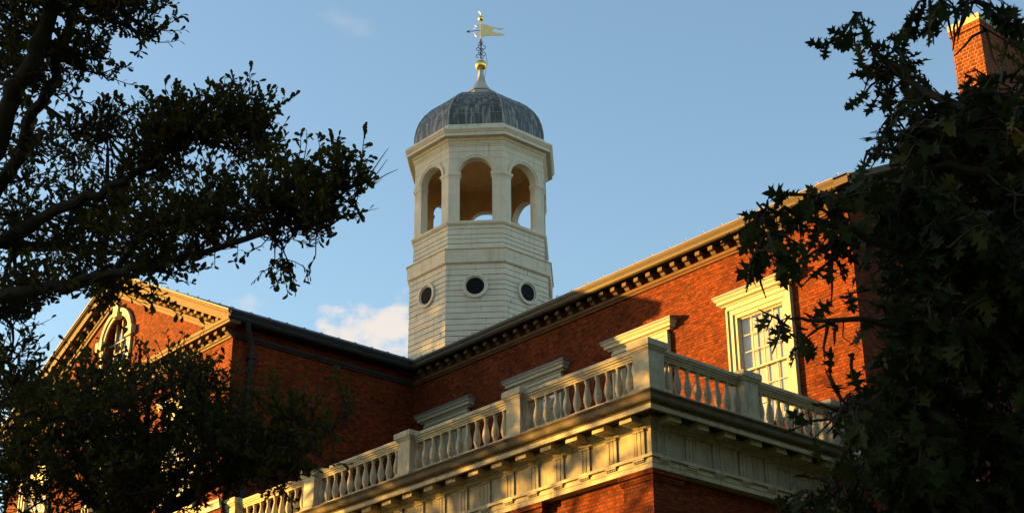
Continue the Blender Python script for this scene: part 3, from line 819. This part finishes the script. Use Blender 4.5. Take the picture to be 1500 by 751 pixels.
BALP = [(.068, 0), (.068, .035), (.058, .045), (.050, .06), (.046, .075), (.050, .085), (.066, .135), (.082, .185), (.086, .225), (.080, .25), (.088, .262), (.088, .282), (.078, .292), (.080, .31), (.074, .36), (.058, .43), (.044, .50), (.038, .56), (.040, .585), (.052, .60), (.052, .615), (.044, .625), (.050, .645), (.066, .66), (.068, .672)]
b = MB(); b.lathe(BALP, (0, 0, 0), 16)
bal0 = b.build('baluster', PORCH, por, origin=(0, 0, 0), loc=(-PW-.3096, yc, 12.118), smooth=True)
first = True
for (xb, xa) in bays:
    n_ = round((xb-xa)/.3096); sp = (xb-xa)/n_
    for k in range(0, n_+1):
        if first and k == 1: first = False; continue
        dup(bal0, (xb-sp*k, yc, 12.118), rotz=.2*k)
    bay_x(xa, xb)
for (ya, yb) in ((PW, D1), (D1+PW, D2)):
    n_ = round((yb-ya)/.304); sp = (yb-ya)/n_
    for k in range(0, n_+1): dup(bal0, (-yc, ya+sp*k, 12.118), rotz=.3*k)
    bay_y(ya, yb)

# ------------------------------------------------------------------ trees
def leaf_white():      # round lobed oak leaf, unit length
    half_ = [(0, 0), (.05, .10), (.13, .20), (.10, .30), (.22, .42), (.17, .52), (.28, .66), (.20, .76), (.20, .90), (.08, .98)]
    return [(-x, y) for x, y in half_[1:]][::-1]+[(0, 0)]+half_[1:]+[(0, 1.0)]
def leaf_red():        # bristle pointed lobes with deep sinuses
    h = [(.012, -.22), (.015, 0), (.10, .07), (.24, .04), (.13, .16), (.08, .24), (.22, .32), (.44, .26), (.30, .38), (.42, .44), (.22, .46), (.09, .50), (.20, .60), (.38, .62), (.24, .68), (.30, .80), (.13, .76), (.10, .86)]
    return [(-x, y) for x, y in h][::-1]+h+[(0, 1.02)]
def leaf_simple():
    return [(0, 0), (.22, .3), (.24, .6), (0, 1), (-.24, .6), (-.22, .3)]
class Foliage:
    def __init__(s, outline, seed):
        s.o = np.array(outline, float); s.o = s.o[::1]; s.items = []; s.rng = np.random.default_rng(seed)
    clear = ()
    def open_at(s, p):
        q = Vector(p)-CAM; z = q.dot(FW); x = 750+FPX*q.dot(RT)/z; y = 375.5-FPX*q.dot(UP)/z
        return any(x0 < x < x1 and y0 < y < y1 and s.rng.random() < pr_ for x0, y0, x1, y1, pr_ in s.clear)
    def leaf(s, p, d, nrm, size):
        if s.clear:       # openings in the crown
            q = Vector(p)-CAM; z = q.dot(FW); x = 750+FPX*q.dot(RT)/z; y = 375.5-FPX*q.dot(UP)/z
            for x0, y0, x1, y1, pr_ in s.clear:
                if x0 < x < x1 and y0 < y < y1 and s.rng.random() < pr_: return
        s.items.append((*p, *d, *nrm, size))
    def build(s, name, mt, parent, fold=.25):
        A = np.array(s.items); N = len(A); K = len(s.o)
        P, Dd, Nn, S = A[:, :3], A[:, 3:6], A[:, 6:9], A[:, 9:10]
        Dd = Dd/np.linalg.norm(Dd, axis=1, keepdims=True)
        X = np.cross(Dd, Nn); X /= np.linalg.norm(X, axis=1, keepdims=True)+1e-9
        Z = np.cross(X, Dd)
        u = s.o[:, 0][None, :, None]; v = s.o[:, 1][None, :, None]
        f_ = s.rng.uniform(.3, 1.5, (N, 1, 1))*fold; cur = s.rng.uniform(-.25, .35, (N, 1, 1))
        V = P[:, None, :]+S[:, None, :]*(X[:, None, :]*u+Dd[:, None, :]*v+Z[:, None, :]*(np.abs(u)*f_*1.0-cur*v*v))
        o = Vector(wl(parent))
        V = V.reshape(-1, 3)-np.array(o)
        me = bpy.data.meshes.new(name)
        me.vertices.add(N*K); me.vertices.foreach_set('co', V.ravel().astype(np.float32))
        me.loops.add(N*K); me.loops.foreach_set('vertex_index', np.arange(N*K, dtype=np.int32))
        me.polygons.add(N); me.polygons.foreach_set('loop_start', np.arange(0, N*K, K, dtype=np.int32))
        try: me.polygons.foreach_set('loop_total', np.full(N, K, dtype=np.int32))
        except Exception: pass
        me.materials.append(mt); me.update(calc_edges=True); me.validate()
        ob = bpy.data.objects.new(name, me); col.objects.link(ob); ob.parent = parent; ob['_w'] = tuple(o)
        return ob

def unit(v): return v/(np.linalg.norm(v)+1e-9)
def twig(F, W, p, d, length, nl, size, up=.5, droop=0., spread=.9):
    """one leafy shoot: stem in W, leaves in F"""
    rg = F.rng; d = unit(np.array(d)); p = np.array(p, float)
    pts = [p.copy()]
    for i in range(3):
        d = unit(d+rg.normal(0, .18, 3)+np.array([0, 0, (up-droop)*.25])); p = p+d*length/3; pts.append(p.copy())
    if W is not None: W.tube([tuple(q) for q in pts], [.006*size/.08, .005*size/.08, .004*size/.08, .002*size/.08], 4)
    for i in range(nl):
        t = (i+.8)/nl; t = 1-(1-t)**1.3
        k = min(int(t*3), 2); q = pts[k]+(pts[k+1]-pts[k])*(t*3-k)
        ld = unit(d*.7+rg.normal(0, 1, 3)*spread*.7+np.array([0, 0, -droop*1.1]))
        nn = unit(np.array([0, 0, 1.])+rg.normal(0, .55, 3))
        F.leaf(q, ld, nn, size*rg.uniform(.65, 1.2))

def npv(v): return np.array((v.x, v.y, v.z))
class Tree:
    def __init__(s, root, outline, seed, leafsize):
        s.root = root; s.F = Foliage(outline, seed); s.W = MB(); s.L = MB(); s.sk = []; s.rng = np.random.default_rng(seed+5); s.ls = leafsize; s.rs = 1.0
    def limb(s, pts, r0_, r1_, n=9, sub=4, trunk=False):
        # smooth the traced points and add a slight crook
        P = [np.array(q, float) for q in pts]; out = []
        for i in range(len(P)-1):
            a, b = P[max(i-1, 0)], P[min(i+2, len(P)-1)]
            for k in range(sub):
                t = k/sub; p0, p1 = P[i], P[i+1]
                q = .5*((2*p0)+(-a+p1)*t+(2*a-5*p0+4*p1-b)*t*t+(-a+3*p0-3*p1+b)*t**3); out.append(q)
        out.append(P[-1])
        out = [q+(s.rng.normal(0, 1, 3)*.25*min(r0_, .1) if 0 < i < len(out)-1 else 0) for i, q in enumerate(out)]
        m = len(out); rad = [r0_+(r1_-r0_)*i/(m-1) for i in range(m)]
        (s.L if not trunk else s.L).tube([tuple(q) for q in out], rad, n)
        for q, r in zip(out, rad): s.sk.append((q, r))
        return out
    def nearest(s, p, k=6):
        A = np.array([q for q, r in s.sk]); d = np.linalg.norm(A-p, axis=1); i = int(np.argmin(d)); return s.sk[i]
    def blob(s, c, r, hubs, twigs, tl=.35, nl=8, up=.6, droop=0., out=.6, size=None, hole=0.):
        """leafy mass: hubs inside the ellipsoid are tied to the nearest limb, twigs to the hubs"""
        c = np.array(c); rg = s.rng; H = []
        ax = [npv(RT), npv(UP), npv(FW)]
        for i in range(hubs):
            while True:
                q = rg.uniform(-1, 1, 3)
                if q@q < 1: break
            q = q*.82
            h = c+ax[0]*q[0]*r[0]+ax[1]*q[1]*r[1]+ax[2]*q[2]*r[2]
            if i and s.F.open_at(h): continue
            H.append(h)
            b, rb_ = s.nearest(h)
            mid = (b+h)/2+rg.normal(0, .08, 3)*np.linalg.norm(h-b)+np.array([0, 0, .06])*np.linalg.norm(h-b)
            rr = min(rb_*.6, .018+.008*np.linalg.norm(h-b))*s.rs
            pts = [b, b*.6+mid*.4, mid, (mid+h)/2+rg.normal(0, .02, 3), h]
            s.W.tube([tuple(x) for x in pts], [rr, rr*.85, rr*.65, rr*.45, rr*.3], 5)
        H = np.array(H)
        for i in range(twigs):
            h = H[rg.integers(len(H))]
            for _ in range(20):
                q = rg.normal(0, 1, 3); q /= np.linalg.norm(q); q *= rg.uniform(.15, 1)**.5
                p = h+(ax[0]*q[0]*r[0]+ax[1]*q[1]*r[1]+ax[2]*q[2]*r[2])*.45
                e = p-c; w_ = np.array([e@ax[0]/r[0], e@ax[1]/r[1], e@ax[2]/r[2]])
                if w_@w_ < 1.15: break
            if s.F.open_at(p): continue
            dd = unit(unit(p-h)*out+rg.normal(0, .5, 3)+np.array([0, 0, up-droop]))
            s.W.tube([tuple(h), tuple((h+p)/2+rg.normal(0, .03, 3)), tuple(p)], [.008, .006, .005], 4)
            twig(s.F, s.W, p, dd, tl*rg.uniform(.6, 1.3), max(3, int(nl*rg.uniform(.7, 1.3))), size or s.ls, up, droop)
    def finish(s, leafm):
        s.L.build('limbs', BARK, s.root, smooth=True); s.W.build('twigs', BARK, s.root)
        s.F.build('foliage', leafm, s.root)
        print('leaves', s.root.name, len(s.F.items))
def pr(px, py, d): return npv(at(px, py, d))
def ground_pt(px, d, z=0):
    p = at(px, 375, d); return (p.x, p.y, z)

# --- near oak at left
ob_ = ground_pt(-330, 15)
oakA = thing('white_oak', 'dark spreading oak branches with small round lobed leaves hanging into the sky at upper left', 'tree', ob_)
T = Tree(oakA, leaf_white(), 11, .068)
T.F.clear = [(58, 445, 130, 500, .85), (150, 205, 190, 240, .6), (255, 245, 300, 285, .6), (60, 105, 105, 165, .5), (545, 190, 620, 330, 1), (140, 455, 200, 500, .6)]
tb = np.array(ob_)
t1 = pr(-300, 560, 14.6); t2 = pr(-230, 430, 14.2)
T.limb([tb, tb+np.array([0, .1, 2.0]), t1, t2], .42, .27, 14)
T.limb([t1, pr(-180, 560, 14.2), pr(-90, 425, 14), pr(0, 274, 13.8), pr(42, 190, 13.7), pr(76, 112, 13.5), pr(104, 40, 13.4), pr(128, -50, 13.2)], .085, .03)
T.limb([t2, pr(-130, 420, 13.6), pr(-60, 305, 13.2), pr(0, 190, 13), pr(34, 112, 12.8), pr(60, 50, 12.7), pr(86, -10, 12.6), pr(110, -80, 12.5)], .11, .05)
T.limb([t2, pr(-90, 385, 14.0), pr(0, 355, 13.8), pr(67, 319, 13.6), pr(129, 291, 13.4), pr(185, 263, 13.3), pr(240, 229, 13.2), pr(313, 190, 13.0), pr(375, 175, 12.9)], .075, .014)
T.limb([t1, pr(-120, 450, 13.2), pr(0, 434, 13), pr(60, 424, 12.9), pr(115, 411, 12.8), pr(168, 399, 12.7), pr(230, 384, 12.6), pr(291, 370, 12.5), pr(391, 338, 12.3), pr(470, 305, 12.2), pr(505, 280, 12.1)], .065, .012)
T.limb([pr(0, 355, 13.8), pr(80, 362, 14.3), pr(140, 368, 14.8), pr(200, 372, 15.2)], .05, .02)
T.limb([pr(168, 399, 12.7), pr(215, 330, 13), pr(270, 290, 13.2)], .035, .012)
mpx = lambda d: d/FPX
def bl(px, py, rx, ry, d, dz, hubs, tw, **k):
    tw = int(tw*1.5); hubs = int(hubs*1.4)+1; k.setdefault('nl', 10); k.setdefault('tl', .27)
    T.blob(pr(px, py, d), (rx*mpx(d), ry*mpx(d), dz), hubs, tw, **k)
# upper left
bl(60, -5, 110, 50, 13, 1.2, 9, 120, nl=9)
bl(185, 15, 60, 34, 12.8, .7, 6, 55)
bl(215, 50, 26, 16, 12.8, .3, 3, 12)
bl(25, 60, 60, 60, 13.3, 1.0, 6, 70)
bl(130, 90, 38, 36, 13.2, .6, 4, 38)
bl(105, 140, 45, 25, 13.3, .5, 3, 16, tl=.3)
bl(140, 190, 42, 30, 13.4, .6, 4, 34)
bl(15, 130, 40, 50, 13.6, .8, 3, 34)
bl(60, 235, 80, 60, 14.2, 1.2, 6, 62)
bl(30, 320, 70, 60, 14.4, 1.2, 6, 66)
bl(150, 290, 80, 45, 14.0, 1.0, 6, 52)
bl(130, 350, 90, 40, 14.0, 1.0, 6, 66)
# middle limb
bl(235, 205, 48, 42, 13.2, .7, 5, 60)
bl(300, 195, 60, 45, 13.1, .7, 6, 88)
bl(360, 200, 48, 48, 13.0, .6, 6, 74)
bl(270, 260, 50, 20, 13.2, .5, 3, 20)
bl(200, 250, 50, 30, 13.6, .6, 3, 22)
# lower limb
bl(230, 340, 60, 50, 12.9, .8, 6, 66)
bl(310, 330, 60, 50, 12.6, .7, 6, 80)
bl(385, 320, 60, 52, 12.4, .7, 7, 96)
bl(455, 300, 52, 52, 12.2, .6, 7, 84)
bl(510, 275, 32, 30, 12.1, .4, 4, 32)
bl(240, 395, 50, 22, 12.7, .5, 4, 34)
bl(415, 385, 16, 20, 12.4, .2, 2, 8, up=.0, droop=.5)
bl(90, 415, 100, 26, 13.2, .8, 6, 60)
bl(185, 430, 50, 16, 13.0, .5, 3, 20, up=.1)
bl(20, 480, 45, 55, 13.6, .9, 5, 50)
bl(10, 560, 45, 60, 13.9, .9, 5, 52)
# upright shoots along the top
for (x0, y0, x1, y1, d) in [(355, 175, 357, 128, 13), (378, 175, 380, 135, 13), (330, 170, 318, 140, 13), (300, 165, 283, 150, 13), (395, 190, 400, 165, 12.9), (270, 165, 262, 158, 13),
                            (410, 255, 420, 200, 12.4), (400, 260, 392, 215, 12.4), (470, 250, 474, 228, 12.2), (495, 250, 508, 198, 12.1), (505, 255, 500, 225, 12.1), (440, 270, 438, 240, 12.2), (525, 270, 545, 268, 12.1), (515, 300, 528, 315, 12.1), (350, 280, 340, 262, 12.6), (455, 262, 452, 240, 12.2), (515, 260, 524, 262, 12)]:
    a, b = pr(x0, y0, d), pr(x1, y1, d)
    h, _ = T.nearest(a); T.W.tube([tuple(h), tuple((h+a)/2), tuple(a)], [.012, .009, .006], 4)
    L_ = np.linalg.norm(b-a); twig(T.F, T.W, a, b-a, L_*.95, int(6+L_*22), .075, .3, 0, .55)
T.finish(LEAF_A)

# --- lower crown in front of the wing
ob_ = ground_pt(170, 19)
oakB = thing('oak_tree', 'dark leafy oak crown filling the lower left in front of the gabled wing', 'tree', ob_)
T = Tree(oakB, leaf_white(), 23, .088)
T.F.clear = [(135, 450, 195, 520, .75), (200, 455, 340, 525, .75), (60, 520, 345, 560, .4), (200, 560, 345, 610, .2), (440, 560, 560, 725, .3), (60, 470, 120, 520, .6)]
tb = np.array(ob_)
c0 = pr(180, 790, 19)
T.limb([tb, tb*.5+c0*.5, c0, pr(190, 690, 18.6)], .30, .14, 12)
for q in [(60, 600), (130, 570), (230, 545), (300, 560), (330, 640), (420, 650), (490, 625), (20, 640), (90, 690), (380, 690), (250, 620)]:
    T.limb([c0, (c0+pr(q[0], q[1], 18))/2+np.array([0, 0, .1]), pr(q[0], q[1], 17.6+.1*(q[0] % 7))], .07, .015, 6)
for (px, py, rx, ry, d, dz, hubs, tw) in [(60, 620, 80, 55, 18, 1.6, 9, 120), (150, 590, 60, 45, 18, 1.5, 8, 100), (230, 575, 60, 50, 17.6, 1.4, 8, 100), (290, 590, 48, 55, 17.6, 1.2, 8, 90),
        (110, 680, 110, 55, 18, 1.8, 10, 170), (230, 670, 80, 60, 18, 1.6, 10, 170), (320, 640, 60, 55, 17.6, 1.2, 8, 90), (310, 700, 60, 40, 17.8, 1.2, 6, 60), (395, 665, 60, 42, 17.2, 1.0, 7, 85),
        (455, 635, 48, 28, 17.0, .8, 6, 45), (505, 600, 14, 28, 17, .3, 3, 8), (430, 605, 50, 14, 17.2, .5, 4, 16), (400, 690, 70, 28, 17.4, .8, 5, 36), (60, 740, 90, 30, 18.4, 1.5, 5, 46), (200, 745, 100, 28, 18.4, 1.5, 5, 54),
        (180, 525, 40, 22, 17.6, .6, 3, 16), (260, 540, 50, 24, 17.6, .6, 3, 18), (100, 560, 45, 28, 18, .7, 4, 30), (325, 560, 30, 24, 17.6, .5, 3, 8), (20, 700, 50, 50, 18.5, 1.2, 5, 60), (120, 800, 160, 50, 19, 2, 8, 60)]:
    T.blob(pr(px, py, d), (rx*mpx(d)*(1 if px < 340 else .9), ry*mpx(d), dz), int(hubs*1.5), int(tw*1.35), tl=.36, nl=11)
T.finish(LEAF_A)

# --- red oak at right
ob_ = ground_pt(1700, 9.5)
oakC = thing('red_oak', 'dark red oak with large pointed lobed leaves covering the right edge', 'tree', ob_)
T = Tree(oakC, leaf_red(), 31, .15); T.rs = .55
T.F.clear = [(1165, 440, 1262, 500, .35), (1165, 290, 1240, 330, .25), (1245, 395, 1290, 600, .3), (1240, 105, 1330, 185, .35), (1250, 190, 1330, 280, .3), (1442, 22, 1500, 110, .6), (1200, 395, 1262, 560, .45), (1170, 560, 1235, 640, .4), (1330, 85, 1400, 150, .5), (1375, 10, 1440, 92, 1), (1340, 40, 1392, 85, .8), (1055, 400, 1122, 585, 1), (1122, 505, 1172, 560, .8), (1165, 395, 1255, 440, .8), (1175, 500, 1262, 570, .75), (1190, 600, 1245, 655, .75), (1165, 330, 1240, 380, .3)]
tb = np.array(ob_)
t1 = pr(1680, 620, 9.5); t2 = pr(1640, 300, 9.4)
T.limb([tb, tb*.4+t1*.6, t1, t2, pr(1600, 60, 9.3)], .26, .12, 12)
T.limb([t2, pr(1500, 215, 9.3), pr(1420, 165, 9.6), pr(1340, 125, 10), pr(1290, 85, 10.2), pr(1252, 20, 10.4)], .05, .006, 7)
T.limb([t2, pr(1480, 260, 9.2), pr(1360, 240, 9.3), pr(1280, 225, 9.4)], .05, .008, 7)
T.limb([t1, pr(1500, 480, 9), pr(1380, 400, 8.8), pr(1250, 340, 8.6), pr(1160, 310, 8.5), pr(1115, 300, 8.4)], .05, .006, 7)
T.limb([t1, pr(1500, 540, 8.6), pr(1380, 490, 8.4), pr(1280, 473, 8.2), pr(1200, 470, 8.0), pr(1150, 460, 7.9)], .035, .005, 7)
T.limb([t1, pr(1450, 640, 8.6), pr(1320, 620, 8.3), pr(1230, 600, 8.1), pr(1190, 590, 8)], .035, .005, 7)
T.limb([t1, pr(1450, 740, 8.8), pr(1320, 715, 8.6), pr(1230, 700, 8.4)], .035, .006, 7)
T.limb([pr(1600, 60, 9.3), pr(1530, -30, 8.6), pr(1440, -25, 8.2), pr(1370, -5, 8)], .03, .006, 7)
def rb2(px, py, rx, ry, d, dz, hubs, tw, size=.15, nl=5, droop=.5, up=.1, tl=.22):
    if px-rx < 1300 or rx > 60: px = px+rx*.16; rx *= .72
    ry *= .85; size *= .9
    T.blob(pr(px, py, d), (rx*mpx(d), ry*mpx(d), dz), hubs, tw, tl=tl, nl=nl, up=up, droop=droop, out=.7, size=size)
for (x, y) in [(1250, 22), (1262, 45), (1275, 68), (1290, 85), (1310, 100), (1328, 112), (1345, 130), (1300, 70), (1368, 140), (1330, 90), (1360, 115), (1385, 165), (1290, 110)]:
    rb2(x, y, 18, 16, 10.2, .15, 1, 4, .135)
rb2(1375, 200, 60, 55, 9.8, .8, 7, 46)
rb2(1300, 220, 50, 30, 9.6, .5, 5, 26, .13)
rb2(1350, 165, 45, 28, 9.8, .5, 4, 20, .13)
rb2(1450, 190, 70, 70, 9.6, .9, 8, 60)
rb2(1480, 120, 50, 45, 9.4, .6, 5, 26)
rb2(1320, 270, 70, 40, 9.2, .8, 7, 48)
rb2(1200, 300, 60, 32, 8.6, .5, 5, 26, .14)
rb2(1120, 308, 34, 18, 8.5, .25, 3, 8, .13)
rb2(1215, 350, 42, 32, 8.6, .4, 5, 18, .14)
rb2(1130, 350, 52, 22, 8.4, .3, 4, 8, .15, droop=1.0)
rb2(1105, 375, 20, 16, 8.4, .2, 2, 3, .15, droop=1.2)
rb2(1330, 350, 80, 75, 9.0, 1.0, 11, 95)
rb2(1440, 330, 90, 100, 9.2, 1.1, 13, 130)
rb2(1335, 460, 72, 60, 8.8, .9, 10, 76)
rb2(1240, 440, 34, 26, 8.3, .3, 4, 9, .14)
rb2(1200, 475, 52, 26, 8.0, .25, 4, 10, .14, droop=.6)
rb2(1150, 475, 26, 22, 7.9, .2, 2, 5, .13)
rb2(1225, 515, 40, 28, 8.1, .25, 3, 7, .15, droop=1.0)
rb2(1440, 480, 90, 90, 9, 1.1, 13, 125)
rb2(1330, 560, 72, 60, 8.6, .8, 9, 74)
rb2(1225, 595, 50, 32, 8.1, .35, 5, 22, .14)
rb2(1200, 625, 34, 30, 8.1, .3, 3, 9, .14, droop=.9)
rb2(1440, 610, 90, 90, 8.8, 1.1, 13, 125)
rb2(1320, 660, 75, 60, 8.6, .8, 9, 76)
rb2(1235, 715, 60, 30, 8.4, .4, 5, 18, .14)
rb2(1190, 730, 26, 22, 8.4, .2, 2, 5, .13)
rb2(1400, 740, 120, 50, 8.6, 1., 11, 100)
for (x, y, rx, ry, n_) in [(1352, 10, 14, 26, 3), (1395, 0, 28, 14, 5), (1440, 10, 34, 18, 7), (1480, 15, 30, 26, 8), (1460, 45, 22, 18, 3), (1340, -5, 24, 12, 3), (1495, 50, 16, 28, 4)]:
    rb2(x, y, rx, ry, 8.1, .2, 2, n_, .13, droop=.9)
T.finish(LEAF_B)

# --- unseen trees: some throw the dappled shadows, the others are added for shade
def far_tree(label, h, n_, zc, r, N, size, seed, zr_=None):
    """h metres back towards the sun, n_ metres across it"""
    x, y = -SUN_DIR.x/math.hypot(SUN_DIR.x, SUN_DIR.y)*h, -SUN_DIR.y/math.hypot(SUN_DIR.x, SUN_DIR.y)*h
    x += n_*.568; y -= n_*.823
    root = thing('elm_tree', label, 'tree', (x, y, 0), 'tall elms around the yard')
    L = MB(); zr_ = zr_ or r
    L.tube([(x, y, 0), (x+.1, y, zc*.4), (x, y+.1, zc)], [.55, .4, .15], 10)
    rg = np.random.default_rng(seed)
    cl = []
    for i in range(26):
        q = rg.normal(0, 1, 3); q /= np.linalg.norm(q); q *= rg.uniform(.2, 1)**.6
        c = np.array([x+q[0]*r*.85, y+q[1]*r*.85, zc+q[2]*zr_*.85]); cl.append(c)
        L.tube([(x, y, zc*.55+.2*q[2]*zr_), tuple((c+np.array([x, y, zc*.6]))/2+rg.normal(0, .2, 3)), tuple(c)], [.12, .07, .03], 5)
    L.build('trunk', BARK, root, smooth=True)
    F = Foliage(leaf_simple(), seed)
    for i in range(N):
        c = cl[rg.integers(len(cl))]; p = c+rg.normal(0, 1, 3)*np.array([r, r, zr_])*.20
        F.leaf(p, unit(rg.normal(0, 1, 3)), unit(rg.normal(0, 1, 3)+np.array([0, 0, .8])), size*rg.uniform(.6, 1.3))
    F.build('crown', LEAF_C, root)
# elms added out of view to keep sun off the foreground oaks
for i, (h, n_, zc, r, zr_) in enumerate([(34, 9.5, 8.5, 5, 7.5), (36, 15, 9, 5, 8), (34, 20.5, 8.5, 5, 8), (36, 26, 8, 5, 8), (44, 12, 9, 5, 8), (44, 18, 9, 5, 8), (44, 24, 8, 5, 8)]):
    far_tree(['broad elm outside the frame to the left, nearest the porch', 'broad elm outside the frame, second from the porch', 'broad elm outside the frame, third from the porch', 'broad elm outside the frame, fourth from the porch', 'rear elm outside the frame, nearest the porch', 'rear elm outside the frame, in the middle', 'rear elm outside the frame, farthest from the porch'][i], h, n_, zc, r, 6500, .42, 50+i, zr_)
far_tree('elm outside the frame with a flat high crown that dapples the porch railing', 30, -3.5, 14.9, 5.4, 2300, .38, 71, 1.7)
far_tree('small elm outside the frame opposite the porch corner', 27, 1.4, 11.6, 2.2, 3000, .32, 72, 2.6)
far_tree('low elm outside the frame beside the wing front', 33, -10, 7.2, 4.0, 4200, .34, 73, 5.0)
far_tree('tallest elm outside the frame shading the bell tower', 52, -23.8, 31.0, 5.4, 17000, .42, 77, 9.0)  # invented crown, placed to keep direct sun off the tower

yard = [(30, -7, 17, 8.5), (29, 9, 17, 8.5), (26, 24, 18, 8.5), (33, -25, 16, 8), (12, -44, 14, 8)]  # elms added out of view to cut sky light on the shaded sides
yl = ['tall elm outside the frame east of the porch', 'tall elm outside the frame, middle of the eastern row', 'tall elm outside the frame at the far end of the eastern row', 'tall elm outside the frame right behind the viewer', 'tall elm outside the frame straight behind the viewer']
for i, (x, y, zc, r) in enumerate(yard):
    hx, hy = -SUN_DIR.x/math.hypot(SUN_DIR.x, SUN_DIR.y), -SUN_DIR.y/math.hypot(SUN_DIR.x, SUN_DIR.y)
    h_ = x*hx+y*hy; n_ = x*.568-y*.823
    far_tree(yl[i], h_, n_, zc, r, 12000, .75, 90+i, 13)

for o in list(bpy.data.objects):
    if '_w' in o: del o['_w']
